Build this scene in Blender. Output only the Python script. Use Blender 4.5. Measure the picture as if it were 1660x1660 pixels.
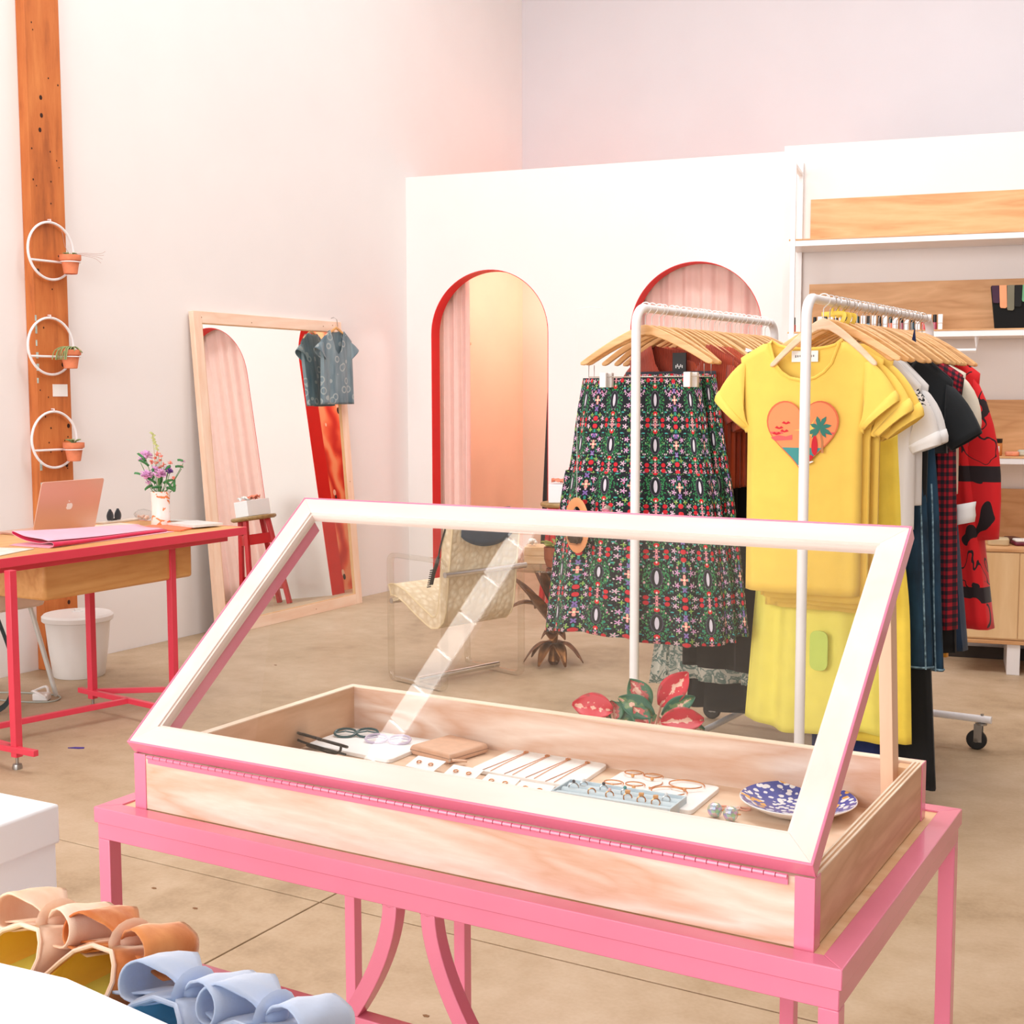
import bpy, bmesh, math, random
from math import sin, cos, pi, radians, sqrt, atan2
from mathutils import Vector, Matrix, Euler

for o in list(bpy.data.objects):
    bpy.data.objects.remove(o, do_unlink=True)
SC = bpy.context.scene
COL = SC.collection

# ------------------------------------------------------------------ camera, sky, big lights, exposure
cam_d = bpy.data.cameras.new('camera')
cam_d.sensor_fit = 'HORIZONTAL'
cam_d.sensor_width = 36.0
cam_d.lens = 36.0 * 2123.25 / 1660.0
cam_d.clip_start = 0.02
cam = bpy.data.objects.new('camera', cam_d)
COL.objects.link(cam)
yaw, pitch, roll = -0.523858, 0.08955, -0.002361
fwd = Vector((sin(yaw)*cos(pitch), cos(yaw)*cos(pitch), -sin(pitch)))
rgt = Vector((cos(yaw), -sin(yaw), 0))
upv = rgt.cross(fwd)
r2 = rgt*cos(roll) + upv*sin(roll)
u2 = -rgt*sin(roll) + upv*cos(roll)
mw = Matrix(((r2.x, u2.x, -fwd.x, 0), (r2.y, u2.y, -fwd.y, 0), (r2.z, u2.z, -fwd.z, 1.36), (0, 0, 0, 1)))
cam.matrix_world = mw
SC.camera = cam

world = bpy.data.worlds.new('sky')
SC.world = world
world.use_nodes = True
wb = world.node_tree.nodes['Background']
wb.inputs[0].default_value = (0.93, 0.96, 1.0, 1)
wb.inputs[1].default_value = 2.6

def area(name, loc, rot, sx, sy, power, col):
    l = bpy.data.lights.new(name, 'AREA')
    l.shape = 'RECTANGLE'; l.size = sx; l.size_y = sy
    l.energy = power; l.color = col
    o = bpy.data.objects.new(name, l)
    o.location = loc; o.rotation_euler = rot
    COL.objects.link(o)
    return o
# added area lamps: daylight fill at the unseen front window, two top fills
area('shop_window_light', (-1.9, -3.6, 2.35), (radians(84), 0, radians(-10)), 6.2, 3.6, 470, (1.0, 0.975, 0.95))
area('roof_light_front', (-1.6, 4.0, 5.55), (0, 0, 0), 5.4, 1.6, 215, (1.0, 0.975, 0.955))
area('roof_light_rear', (-2.2, 6.9, 5.55), (0, 0, 0), 4.6, 1.3, 60, (1.0, 0.975, 0.955))

vs = SC.view_settings
vs.view_transform = 'Standard'
vs.look = 'None'
vs.gamma = 1
vs.use_curve_mapping = False
vs.exposure = -0.38

# ------------------------------------------------------------------ helpers
def lin(c):
    c = c/255.0
    return c/12.92 if c <= 0.04045 else ((c+0.055)/1.055)**2.4
def rgb(r, g, b):
    return (lin(r), lin(g), lin(b), 1.0)

class NT:
    """small node helper"""
    def __init__(s, name):
        s.m = bpy.data.materials.new(name); s.m.use_nodes = True
        s.t = s.m.node_tree
        s.b = s.t.nodes['Principled BSDF']
        s.out = s.t.nodes['Material Output']
    def n(s, typ, **kw):
        nd = s.t.nodes.new(typ)
        for k, v in kw.items():
            setattr(nd, k, v)
        return nd
    def put(s, sock, v):
        if hasattr(v, 'is_linked') or isinstance(v, bpy.types.NodeSocket):
            s.t.links.new(v, sock)
        else:
            sock.default_value = v
    def mth(s, op, a, b=None, c=None):
        nd = s.n('ShaderNodeMath', operation=op)
        s.put(nd.inputs[0], a)
        if b is not None: s.put(nd.inputs[1], b)
        if c is not None: s.put(nd.inputs[2], c)
        return nd.outputs[0]
    def mix(s, f, a, b):
        nd = s.n('ShaderNodeMix', data_type='RGBA')
        s.put(nd.inputs[0], f); s.put(nd.inputs[6], a); s.put(nd.inputs[7], b)
        return nd.outputs[2]
    def coord(s, kind='Object', scale=(1, 1, 1), rot=(0, 0, 0), loc=(0, 0, 0)):
        tc = s.n('ShaderNodeTexCoord'); mp = s.n('ShaderNodeMapping')
        s.t.links.new(tc.outputs[kind], mp.inputs[0])
        mp.inputs['Scale'].default_value = scale; mp.inputs['Rotation'].default_value = rot
        mp.inputs['Location'].default_value = loc
        return mp.outputs[0]
    def noise(s, vec, scale, detail=3, rough=.5, dist=0.0):
        nd = s.n('ShaderNodeTexNoise')
        s.put(nd.inputs['Vector'], vec); nd.inputs['Scale'].default_value = scale
        nd.inputs['Detail'].default_value = detail; nd.inputs['Roughness'].default_value = rough
        nd.inputs['Distortion'].default_value = dist
        return nd.outputs[0]
    def ramp(s, f, stops):
        nd = s.n('ShaderNodeValToRGB'); s.put(nd.inputs[0], f)
        cr = nd.color_ramp
        while len(cr.elements) > 1: cr.elements.remove(cr.elements[0])
        cr.elements[0].position = stops[0][0]; cr.elements[0].color = stops[0][1]
        for p, c in stops[1:]:
            e = cr.elements.new(p); e.color = c
        return nd.outputs[0]
    def bump(s, h, strength=.3, dist=.002):
        nd = s.n('ShaderNodeBump'); s.put(nd.inputs['Height'], h)
        nd.inputs['Strength'].default_value = strength; nd.inputs['Distance'].default_value = dist
        s.t.links.new(nd.outputs[0], s.b.inputs['Normal'])
    def base(s, v): s.put(s.b.inputs['Base Color'], v)
    def fin(s, rough=.5, metal=0, spec=None, coat=None, sheen=None, trans=None, ior=None):
        s.b.inputs['Roughness'].default_value = rough
        s.b.inputs['Metallic'].default_value = metal
        if spec is not None: s.b.inputs['Specular IOR Level'].default_value = spec
        if coat: s.b.inputs['Coat Weight'].default_value = coat
        if sheen: s.b.inputs['Sheen Weight'].default_value = sheen
        if trans is not None: s.b.inputs['Transmission Weight'].default_value = trans
        if ior: s.b.inputs['IOR'].default_value = ior
        return s.m

def plain(name, c, rough=.5, metal=0, var=.06, scale=9, **kw):
    s = NT(name)
    v = s.noise(s.coord(), scale, 4)
    c = rgb(*c) if len(c) == 3 else c
    d = tuple(x*(1-var*1.6) for x in c[:3])+(1,)
    e = tuple(min(1, x*(1+var)) for x in c[:3])+(1,)
    s.base(s.ramp(v, [(.3, d), (.7, e)]))
    return s.fin(rough, metal, **kw)

def wood(name, c1, c2, axis='x', scale=1.0, rough=.5, figure=1.0, kind='Object', **kw):
    """plywood or plank grain running along axis"""
    s = NT(name)
    st = {'x': (.16, 1, 1), 'y': (1, .16, 1), 'z': (1, 1, .16)}[axis]
    v = s.coord(kind, tuple(k*scale for k in st))
    big = s.noise(v, 5.0, 3, .5, .6*figure)
    w = s.mth('FRACT', s.mth('MULTIPLY', big, 7.0))
    w = s.mth('PINGPONG', s.mth('MULTIPLY', big, 9.0), 1.0)
    fine = s.noise(v, 55, 4, .6)
    f = s.mth('ADD', s.mth('MULTIPLY', w, .55), s.mth('MULTIPLY', fine, .5))
    s.base(s.ramp(f, [(.15, rgb(*c1)), (.85, rgb(*c2))]))
    s.bump(fine, .12, .0006)
    return s.fin(rough, **kw)

def cloth(name, c, rough=.9, var=.08, weave=900, sheen=.15, rib=None, bs=.25):
    s = NT(name)
    v = s.coord()
    n1 = s.noise(v, 14, 4)
    c = rgb(*c)
    d = tuple(x*(1-var*2) for x in c[:3])+(1,)
    e = tuple(min(1, x*(1+var)) for x in c[:3])+(1,)
    s.base(s.ramp(n1, [(.3, d), (.7, e)]))
    if rib:
        wv = s.n('ShaderNodeTexWave'); s.put(wv.inputs['Vector'], v)
        wv.bands_direction = 'X'; wv.inputs['Scale'].default_value = rib
        wv.inputs['Distortion'].default_value = .4
        s.bump(wv.outputs[1], .8, .004)
    else:
        s.bump(s.noise(v, weave*.3, 2), bs, .0012)
    return s.fin(rough, sheen=sheen)

class B:
    """mesh builder: collects shapes, build() links them as ONE mesh object"""
    def __init__(s):
        s.v = []; s.f = []; s.m = []; s.uv = []
    def add(s, vs_, fs, m=0, uv=None):
        k = len(s.v); s.v += [tuple(q) for q in vs_]
        for i, f in enumerate(fs):
            s.f.append(tuple(k+j for j in f)); s.m.append(m)
            s.uv.append(uv[i] if uv else None)
        return s
    def box(s, x0, y0, z0, x1, y1, z1, m=0):
        vs_ = [(x, y, z) for z in (z0, z1) for y in (y0, y1) for x in (x0, x1)]
        return s.add(vs_, [(0, 2, 3, 1), (4, 5, 7, 6), (0, 1, 5, 4), (2, 6, 7, 3), (0, 4, 6, 2), (1, 3, 7, 5)], m)
    def obox(s, c, size, rot=(0, 0, 0), m=0):
        R = Euler(rot).to_matrix(); c = Vector(c)
        vs_ = [c + R @ Vector((x*size[0]/2, y*size[1]/2, z*size[2]/2)) for z in (-1, 1) for y in (-1, 1) for x in (-1, 1)]
        return s.add(vs_, [(0, 2, 3, 1), (4, 5, 7, 6), (0, 1, 5, 4), (2, 6, 7, 3), (0, 4, 6, 2), (1, 3, 7, 5)], m)
    def bar(s, p, q, w, h, up=(0, 0, 1), m=0):
        """square bar from p to q, w across, h along up"""
        p = Vector(p); q = Vector(q); d = (q-p).normalized(); up = Vector(up)
        sd = d.cross(up).normalized(); u = sd.cross(d).normalized()
        vs_ = []
        for e in (p, q):
            for a, b in ((-1, -1), (1, -1), (1, 1), (-1, 1)):
                vs_.append(e + sd*(a*w/2) + u*(b*h/2))
        return s.add(vs_, [(0, 1, 2, 3), (7, 6, 5, 4), (0, 4, 5, 1), (1, 5, 6, 2), (2, 6, 7, 3), (3, 7, 4, 0)], m)
    def tube(s, pts, r, n=10, closed=False, m=0, flat=None):
        pts = [Vector(q) for q in pts]; k = len(pts)
        rs = r if isinstance(r, (list, tuple)) else [r]*k
        rings = []; prev = None
        for i, p in enumerate(pts):
            a = pts[i-1] if (i > 0 or closed) else p
            b = pts[(i+1) % k] if (i < k-1 or closed) else p
            t = (b-a).normalized()
            if prev is None:
                ref = Vector((0, 0, 1)) if abs(t.z) < .9 else Vector((1, 0, 0))
                nrm = t.cross(ref).normalized()
            else:
                nrm = (prev - t*prev.dot(t)).normalized()
            prev = nrm; bn = t.cross(nrm)
            fx, fy = flat if flat else (1, 1)
            rings.append([p + nrm*(cos(2*pi*j/n)*rs[i]*fx) + bn*(sin(2*pi*j/n)*rs[i]*fy) for j in range(n)])
        return s.loft(rings, m=m, cap=not closed, loop=closed)
    def loft(s, rings, m=0, cap=True, loop=False, ring_closed=True, uvs=None):
        n = len(rings[0]); k = len(rings)
        vs_ = [q for r in rings for q in r]
        fs = []; uv = [] if uvs else None
        for i in range(k if loop else k-1):
            a = i*n; b = ((i+1) % k)*n
            for j in range(n if ring_closed else n-1):
                j2 = (j+1) % n
                fs.append((a+j, a+j2, b+j2, b+j))
                if uvs:
                    u0, u1, v0, v1 = uvs(i, j)
                    uv.append(((u0, v0), (u1, v0), (u1, v1), (u0, v1)))
        if cap and not loop and ring_closed:
            fs.append(tuple(range(n-1, -1, -1))); fs.append(tuple((k-1)*n+j for j in range(n)))
            if uvs: uv += [None, None]
        return s.add(vs_, fs, m, uv)
    def lathe(s, prof, n=24, c=(0, 0, 0), m=0, cap=True):
        rings = [[(c[0]+r*cos(2*pi*j/n), c[1]+r*sin(2*pi*j/n), c[2]+z) for j in range(n)] for r, z in prof]
        return s.loft(rings, m=m, cap=cap)
    def prism(s, poly, d0, d1, axis='y', m=0):
        """polygon of (a, b) pairs extruded along an axis; axis y: (x, z), axis z: (x, y), axis x: (y, z)"""
        def P(a, b, d):
            return {'y': (a, d, b), 'z': (a, b, d), 'x': (d, a, b)}[axis]
        n = len(poly)
        vs_ = [P(a, b, d0) for a, b in poly] + [P(a, b, d1) for a, b in poly]
        fs = [tuple(range(n)), tuple(range(2*n-1, n-1, -1))] + [(i, (i+1) % n, n+(i+1) % n, n+i) for i in range(n)]
        return s.add(vs_, fs, m)
    def ball(s, c, r, n=14, k=9, m=0):
        rx, ry, rz = r if isinstance(r, (tuple, list)) else (r, r, r)
        rings = []
        for i in range(k+1):
            t = -pi/2 + pi*(i+.02)/(k+.04)
            rings.append([(c[0]+rx*cos(t)*cos(2*pi*j/n), c[1]+ry*cos(t)*sin(2*pi*j/n), c[2]+rz*sin(t)) for j in range(n)])
        return s.loft(rings, m=m)
    def grid(s, fn, nu, nv, m=0):
        """open surface: fn(u, v) for u, v in 0..1"""
        vs_ = [fn(i/nu, j/nv) for j in range(nv+1) for i in range(nu+1)]
        fs = []; uv = []
        for j in range(nv):
            for i in range(nu):
                a = j*(nu+1)+i
                fs.append((a, a+1, a+nu+2, a+nu+1))
                uv.append(((i/nu, j/nv), ((i+1)/nu, j/nv), ((i+1)/nu, (j+1)/nv), (i/nu, (j+1)/nv)))
        return s.add(vs_, fs, m, uv)
    def build(s, name, mats, parent=None, bevel=0, solid=0, loc=None, rot=None, recalc=True, angle=38, inner=0, sub=0, off=-1):
        bm = bmesh.new()
        vv = [bm.verts.new(q) for q in s.v]
        has = any(u for u in s.uv)
        lay = bm.loops.layers.uv.new('UVMap') if has else None
        for f, mi, uv in zip(s.f, s.m, s.uv):
            try:
                fc = bm.faces.new([vv[i] for i in f])
            except ValueError:
                continue
            fc.material_index = mi; fc.smooth = True
            if uv:
                for lp, q in zip(fc.loops, uv): lp[lay].uv = q
        if recalc: bmesh.ops.recalc_face_normals(bm, faces=bm.faces[:])
        me = bpy.data.meshes.new(name); bm.to_mesh(me); bm.free()
        for mt in (mats if isinstance(mats, (list, tuple)) else [mats]): me.materials.append(mt)
        me.set_sharp_from_angle(angle=radians(angle))
        o = bpy.data.objects.new(name, me); COL.objects.link(o)
        if parent: o.parent = parent
        if loc: o.location = loc
        if rot: o.rotation_euler = rot
        if solid:
            md = o.modifiers.new('solid', 'SOLIDIFY'); md.thickness = solid; md.offset = off
            if inner: md.material_offset = inner; md.material_offset_rim = 0
        if sub:
            md = o.modifiers.new('sub', 'SUBSURF'); md.levels = sub; md.render_levels = sub
        if bevel:
            md = o.modifiers.new('bevel', 'BEVEL'); md.width = bevel; md.segments = 2; md.limit_method = 'ANGLE'
            md.angle_limit = radians(40); md.harden_normals = False
        return o

def tag(o, label, cat, group=None, kind=None):
    o['label'] = label; o['category'] = cat
    if group: o['group'] = group
    if kind: o['kind'] = kind
    return o
def thing(name, label, cat, loc=(0, 0, 0), rz=0, group=None, rot=None):
    o = bpy.data.objects.new(name, None); COL.objects.link(o)
    o.empty_display_size = .05
    o.location = loc; o.rotation_euler = rot if rot else (0, 0, rz)
    return tag(o, label, cat, group)
def struct(name, b, m, bevel=0, **kw):
    o = b.build(name, m, bevel=bevel, **kw); o['kind'] = 'structure'
    return o
def dup(root, loc=None, rz=None, label=None, group=None):
    r = root.copy(); COL.objects.link(r)
    if loc is not None: r.location = loc
    if rz is not None: r.rotation_euler = (0, 0, rz)
    if label: r['label'] = label
    if group: r['group'] = group
    for ch in [c for c in bpy.data.objects if c.parent == root]:
        c = ch.copy(); COL.objects.link(c); c.parent = r
        for g in [q for q in bpy.data.objects if q.parent == ch]:
            d = g.copy(); COL.objects.link(d); d.parent = c
    return r
def smooth_path(pts, k=6):
    """Catmull-Rom"""
    P = [Vector(p) for p in pts]; out = []
    for i in range(len(P)-1):
        a = P[max(i-1, 0)]; b = P[i]; c = P[i+1]; d = P[min(i+2, len(P)-1)]
        for j in range(k):
            t = j/k
            out.append(.5*((2*b)+(c-a)*t+(2*a-5*b+4*c-d)*t*t+(3*b-a-3*c+d)*t**3))
    out.append(P[-1]); return out

# ------------------------------------------------------------------ materials
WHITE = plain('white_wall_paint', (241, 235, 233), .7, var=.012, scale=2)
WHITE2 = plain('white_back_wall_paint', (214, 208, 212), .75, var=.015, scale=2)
s_ = NT('concrete_floor')
v_ = s_.coord()
n1_ = s_.noise(v_, 1.3, 6, .62, .8); n2_ = s_.noise(v_, 9, 5, .6); n3_ = s_.noise(v_, 90, 3)
f_ = s_.mth('ADD', s_.mth('MULTIPLY', n1_, .6), s_.mth('ADD', s_.mth('MULTIPLY', n2_, .28), s_.mth('MULTIPLY', n3_, .12)))
s_.base(s_.ramp(f_, [(.30, rgb(146, 122, 95)), (.46, rgb(178, 153, 124)), (.56, rgb(190, 166, 139)), (.72, rgb(206, 186, 162))]))
s_.bump(n3_, .05, .001)
CONCRETE = s_.fin(.52, spec=.35)
PLY = wood('pale_plywood', (207, 160, 132), (235, 213, 199), 'x', 2.2, .55)
PLYY = wood('pale_plywood_side', (206, 160, 122), (230, 190, 156), 'y', 2.2, .5)
PLYEDGE = wood('plywood_edge', (232, 205, 178), (246, 228, 208), 'x', 1, .6)
LIDW = wood('whitened_maple', (222, 202, 192), (232, 214, 206), 'x', 1.2, .5, figure=.4)
LIDWY = wood('whitened_maple_side', (222, 202, 192), (232, 214, 206), 'y', 1.2, .5, figure=.4)
DECK = wood('birch_deck', (224, 176, 128), (242, 206, 166), 'x', 1.6, .45)
BOARD = wood('oak_veneer_board', (204, 150, 98), (232, 184, 134), 'x', 1.1, .5, figure=1.6)
DESKW = wood('desk_veneer', (206, 146, 82), (228, 176, 112), 'y', 1.2, .45)
CABW = wood('birch_cabinet', (228, 188, 136), (240, 206, 158), 'z', 1.0, .5, figure=.5)
HANGW = wood('hanger_beech', (216, 158, 96), (240, 192, 134), 'x', 3, .38, figure=.5)
HANGW2 = wood('pale_hanger_wood', (232, 188, 150), (246, 212, 180), 'x', 3, .4, figure=.5)
PINK = plain('pink_enamel', (230, 126, 156), .2, var=.02, spec=.5, coat=.3)
CORAL = plain('coral_enamel', (222, 62, 84), .34, var=.02, spec=.5)
STEEL = plain('chrome', (225, 222, 220), .12, 1, var=.02)
IRON = plain('galvanised', (170, 168, 165), .35, 1, var=.05)
WPAINT = plain('white_powder_coat', (244, 242, 244), .32, var=.01, spec=.5)
WPLAST = plain('white_plastic', (240, 238, 236), .35, var=.01)
BLACK = plain('black_plastic', (18, 18, 20), .35, var=.05)
RUBBER = plain('black_rubber', (28, 26, 26), .6, var=.05)
RED = plain('red_paint', (226, 12, 16), .55, var=.02)
REDW = plain('red_stained_wood', (196, 18, 28), .4, var=.04)
PEACH = plain('peach_wall_paint', (249, 214, 184), .75, var=.03, scale=2)
BEIGE = plain('beige_wall_paint', (232, 212, 192), .8, var=.02, scale=2)
PAPER = plain('white_paper', (246, 244, 242), .6, var=.01)
CARD = plain('white_card', (248, 247, 248), .7, var=.008)
TERRA = plain('terracotta', (232, 138, 98), .75, var=.08, scale=30)
TERRAD = plain('brown_clay', (150, 74, 40), .7, var=.1, scale=30)
SOIL = plain('soil', (70, 50, 36), .95, var=.3, scale=80)
LEAF = plain('leaf_green', (58, 130, 70), .5, var=.25, scale=30)
SAGE = plain('sage_leaf', (150, 165, 110), .6, var=.2, scale=30)
GOLD = plain('brass_wire', (226, 160, 110), .25, 1, var=.05)
SILVER = plain('silver_wire', (205, 205, 205), .2, 1, var=.05)

def glass(name, tint=(1, 1, 1, 1), ior=1.45, rough=0.0, gain=1.0):
    """thin pane: clear with a Fresnel reflection on both faces"""
    m = bpy.data.materials.new(name); m.use_nodes = True; t = m.node_tree
    t.nodes.clear(); o = t.nodes.new('ShaderNodeOutputMaterial')
    tr = t.nodes.new('ShaderNodeBsdfTransparent'); tr.inputs[0].default_value = tint
    gl = t.nodes.new('ShaderNodeBsdfGlossy'); gl.inputs['Roughness'].default_value = rough
    lw = t.nodes.new('ShaderNodeLayerWeight'); lw.inputs[0].default_value = .5
    pw = t.nodes.new('ShaderNodeMath'); pw.operation = 'POWER'; pw.inputs[1].default_value = 5
    t.links.new(lw.outputs['Facing'], pw.inputs[0])
    f0 = ((ior-1)/(ior+1))**2*gain
    mu = t.nodes.new('ShaderNodeMath'); mu.operation = 'MULTIPLY_ADD'; mu.inputs[1].default_value = 1-f0; mu.inputs[2].default_value = f0
    mu.use_clamp = True
    mx = t.nodes.new('ShaderNodeMixShader')
    t.links.new(pw.outputs[0], mu.inputs[0]); t.links.new(mu.outputs[0], mx.inputs[0])
    t.links.new(tr.outputs[0], mx.inputs[1]); t.links.new(gl.outputs[0], mx.inputs[2])
    t.links.new(mx.outputs[0], o.inputs[0]); return m
PANE = glass('clear_pane', (.985, .992, .985, 1), 1.5, gain=1.25)
ACRYL = glass('clear_acrylic', (.965, .955, .93, 1), 1.49, gain=2.2)
MIRROR = NT('mirror_silver'); MIRROR.base((.94, .975, .955, 1)); MIRROR = MIRROR.fin(.0, 1)

# ------------------------------------------------------------------ the setting
FX0, FX1, FY0, FY1 = -5.265, 5.2, -3.2, 9.29
fl = bpy.data.objects.new('floor', None); COL.objects.link(fl); fl['kind'] = 'structure'
B().box(FX0-.1, FY0-.1, -.12, FX1+.1, FY1+.1, -.006).build('sub_floor', plain('joint_grey', (120, 104, 86), .9), fl)
xs = [FX0, -2.16, 2.84, FX1]; ys = [FY0, -2.3, 2.70, 7.7, FY1]
for i in range(3):
    for j in range(4):
        B().box(xs[i]+.003, ys[j]+.003, -.008, xs[i+1]-.003, ys[j+1]-.003, 0).build('concrete_slab', CONCRETE, fl, bevel=.0015)
struct('wall_left', B().box(FX0-.2, FY0-.2, -.02, FX0, FY1+.2, 5.7), WHITE)
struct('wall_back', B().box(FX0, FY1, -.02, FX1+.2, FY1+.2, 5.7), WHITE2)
struct('wall_right', B().box(FX1, FY0-.2, -.02, FX1+.2, FY1, 5.7), plain('grey_wall_paint', (168, 158, 152), .8, var=.02))
# unseen wall behind the camera, opened as a wide window to let daylight in
struct('wall_front', B().box(FX0, FY0-.2, -.02, -5.0, FY0, 5.7).box(2.6, FY0-.2, -.02, FX1, FY0, 5.7)
       .box(-5.0, FY0-.2, -.02, 2.6, FY0, .45).box(-5.0, FY0-.2, 4.2, 2.6, FY0, 5.7), WHITE)
w1 = B()
for k in range(5):
    x = -5.0 + k*7.6/4
    w1.box(x-.03, FY0-.14, .45, x+.03, FY0-.06, 4.2)
w1.box(-5, FY0-.14, .45, 2.6, FY0-.06, .52).box(-5, FY0-.14, 4.13, 2.6, FY0-.06, 4.2)
struct('window_1', w1, BLACK)
# ceiling with two openings made up for the top fill lamps
CEIL = plain('ceiling_boards', (206, 196, 184), .8, var=.05)
cb = B()
def roof(cb, x0, x1, ya, yb): cb.box(x0, ya, 5.6, x1, yb, 5.7)
roof(cb, FX0, FX1, FY0, 3.15); roof(cb, FX0, FX1, 4.85, 6.2); roof(cb, FX0, FX1, 7.6, FY1)
roof(cb, FX0, -4.35, 3.15, 4.85); roof(cb, 1.15, FX1, 3.15, 4.85); roof(cb, FX0, -4.55, 6.2, 7.6); roof(cb, .15, FX1, 6.2, 7.6)
struct('ceiling', cb, CEIL)

# inner partition with two arched openings
PA = Vector((-5.277, 7.648, 0)); PANG = radians(8.8)
PD = Vector((cos(PANG), sin(PANG), 0)); PN = Vector((sin(PANG), -cos(PANG), 0))
PT = .13; PH = 2.86; PLEN = 3.6
R_ARCH = .432; ZSP = 1.775
arches = [.198+.432, 1.635+.431]
def arch_pts(c, n=26):
    return [(c+R_ARCH*cos(pi*i/n), ZSP+R_ARCH*sin(pi*i/n)) for i in range(n+1)]
poly = [(0, 0), (0, PH), (PLEN, PH), (PLEN, 0)]
for c in reversed(arches):
    poly += [(c+R_ARCH, 0)] + arch_pts(c) + [(c-R_ARCH, 0)]
part_w = struct('wall_partition', B().prism(poly, 0, PT, 'y'), WHITE, loc=PA, rot=(0, 0, PANG), angle=25)
for i, c in enumerate(arches):
    ap = [(c+R_ARCH, 0)] + arch_pts(c, 40) + [(c-R_ARCH, 0)]
    e = .004
    inn = [(c+(x-c)*(1-e/R_ARCH), z if z <= ZSP else ZSP+(z-ZSP)*(1-e/R_ARCH)) for x, z in ap]
    b = B()
    vs_ = [(x, y, z) for y in (-.0008, PT+.001) for x, z in inn]
    vo_ = [(x, y, z) for y in (-.0008, PT+.001) for x, z in ap]
    n = len(ap)
    allv = vs_+vo_
    fs = []
    for k in range(n-1):
        fs += [(k, k+1, n+k+1, n+k), (2*n+k, 2*n+k+1, k+1, k), (3*n+k, 3*n+k+1, n+k+1, n+k)]
    b.add(allv, fs)
    o = b.build('arch_jamb_lining', RED, part_w, angle=50)
def wp(s, off, z=0):      # point on the partition frame: s along it, off behind it
    return PA + PD*s - PN*off + Vector((0, 0, z))

# fitting room walls
struct('wall_fitting_left', B().box(FX0, 7.80, 0, FX0+.006, FY1, 2.80), PEACH)
struct('wall_fitting_back', B().box(FX0+.006, FY1-.006, 0, -1.9, FY1, 2.80), BEIGE)
s_ = NT('flamingo_wallpaper')
v_ = s_.coord('Object')
wv = s_.n('ShaderNodeTexWave'); s_.put(wv.inputs['Vector'], v_); wv.wave_type = 'RINGS'
wv.rings_direction = 'SPHERICAL'
wv.inputs['Scale'].default_value = 1.3; wv.inputs['Distortion'].default_value = 9; wv.inputs['Detail'].default_value = 2.5
wv.inputs['Detail Scale'].default_value = 1.6
bodyc = s_.ramp(wv.outputs[1], [(.0, rgb(206, 40, 30)), (.3, rgb(232, 82, 56)), (.6, rgb(246, 122, 84)), (.9, rgb(252, 168, 124))])
vo = s_.n('ShaderNodeTexVoronoi'); s_.put(vo.inputs['Vector'], s_.coord('Object', (6, 6, 4.6))); vo.inputs['Scale'].default_value = 1
beak = s_.mth('LESS_THAN', vo.outputs[0], .13)
vo2 = s_.n('ShaderNodeTexVoronoi'); s_.put(vo2.inputs['Vector'], s_.coord('Object', (6, 6, 4.6), loc=(.06, .06, -.16))); vo2.inputs['Scale'].default_value = 1
tip = s_.mth('LESS_THAN', vo2.outputs[0], .12)
c_ = s_.mix(tip, bodyc, rgb(250, 214, 196)); c_ = s_.mix(beak, c_, rgb(36, 16, 20))
s_.base(c_)
FLAM = s_.fin(.8)
# dividing walls between the rooms (the first one papered on the side seen through the arch)
def divider(name, s0, m):
    p = wp(s0, PT); L = FY1 - p.y - .006
    return struct(name, B().box(p.x-.04, p.y-.004, 0, p.x+.04, p.y+L, 2.8), m)
divider('wall_divider_1', 1.30, FLAM)
divider('wall_divider_2', 2.78, PEACH)

# closet volume that carries the shelves
CA = Vector((-2.628*.87, 7.876*.87, 0)); CANG = radians(11.33)
CD = Vector((cos(CANG), sin(CANG), 0)); CN = Vector((sin(CANG), -cos(CANG), 0))
struct('wall_closet', B().box(0, 0, 0, 4.2, 1.9, 2.665), WHITE, loc=CA, rot=(0, 0, CANG))

# reclaimed timber post let into the left wall
s_ = NT('old_timber')
v_ = s_.coord('Object', (1, 1, .14)); g = s_.noise(v_, 14, 6, .65, .4); g2 = s_.noise(s_.coord(), 3, 4)
f_ = s_.mth('ADD', s_.mth('MULTIPLY', g, .7), s_.mth('MULTIPLY', g2, .3))
s_.base(s_.ramp(f_, [(.3, rgb(146, 74, 32)), (.48, rgb(196, 108, 50)), (.7, rgb(216, 132, 68))]))
s_.bump(g, .4, .003)
TIMBER = s_.fin(.7)
post = thing('timber_post', 'tall reclaimed orange timber post set against the left wall', 'post', (FX0, 4.493, 0))
B().box(0, -.104, 0, .062, .104, 5.6).build('beam', TIMBER, post, bevel=.004)
random.seed(5)
kn = B()
for k in range(46):
    yy = random.uniform(-.09, .09); zz = random.uniform(.1, 3.2); r = random.choice([.0035, .003, .004, .009])
    kn.lathe([(r, -.001), (r, .0015), (r*.5, .002)], 8, (0, 0, 0))
    # turn the small discs to face out of the post
    for q in range(len(kn.v)-24, len(kn.v)):
        x, y, z = kn.v[q]; kn.v[q] = (.062+z*.6, yy+x, zz+y*1.3)
kn.build('nail_hole', plain('nail_hole_dark', (52, 24, 14), .9), post)['kind'] = 'stuff'
pc = B()
for k in range(14):
    zz = .45+k*.075+random.uniform(-.02, .02) if k < 8 else 1.42+(k-8)*.06
    pc.box(.0622, -.103, zz, .0632, -.103+random.uniform(.006, .016), zz+random.uniform(.02, .05))
pc.build('paint_chip', plain('old_paint', (196, 214, 204), .8, var=.2, scale=40), post)['kind'] = 'stuff'

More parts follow.
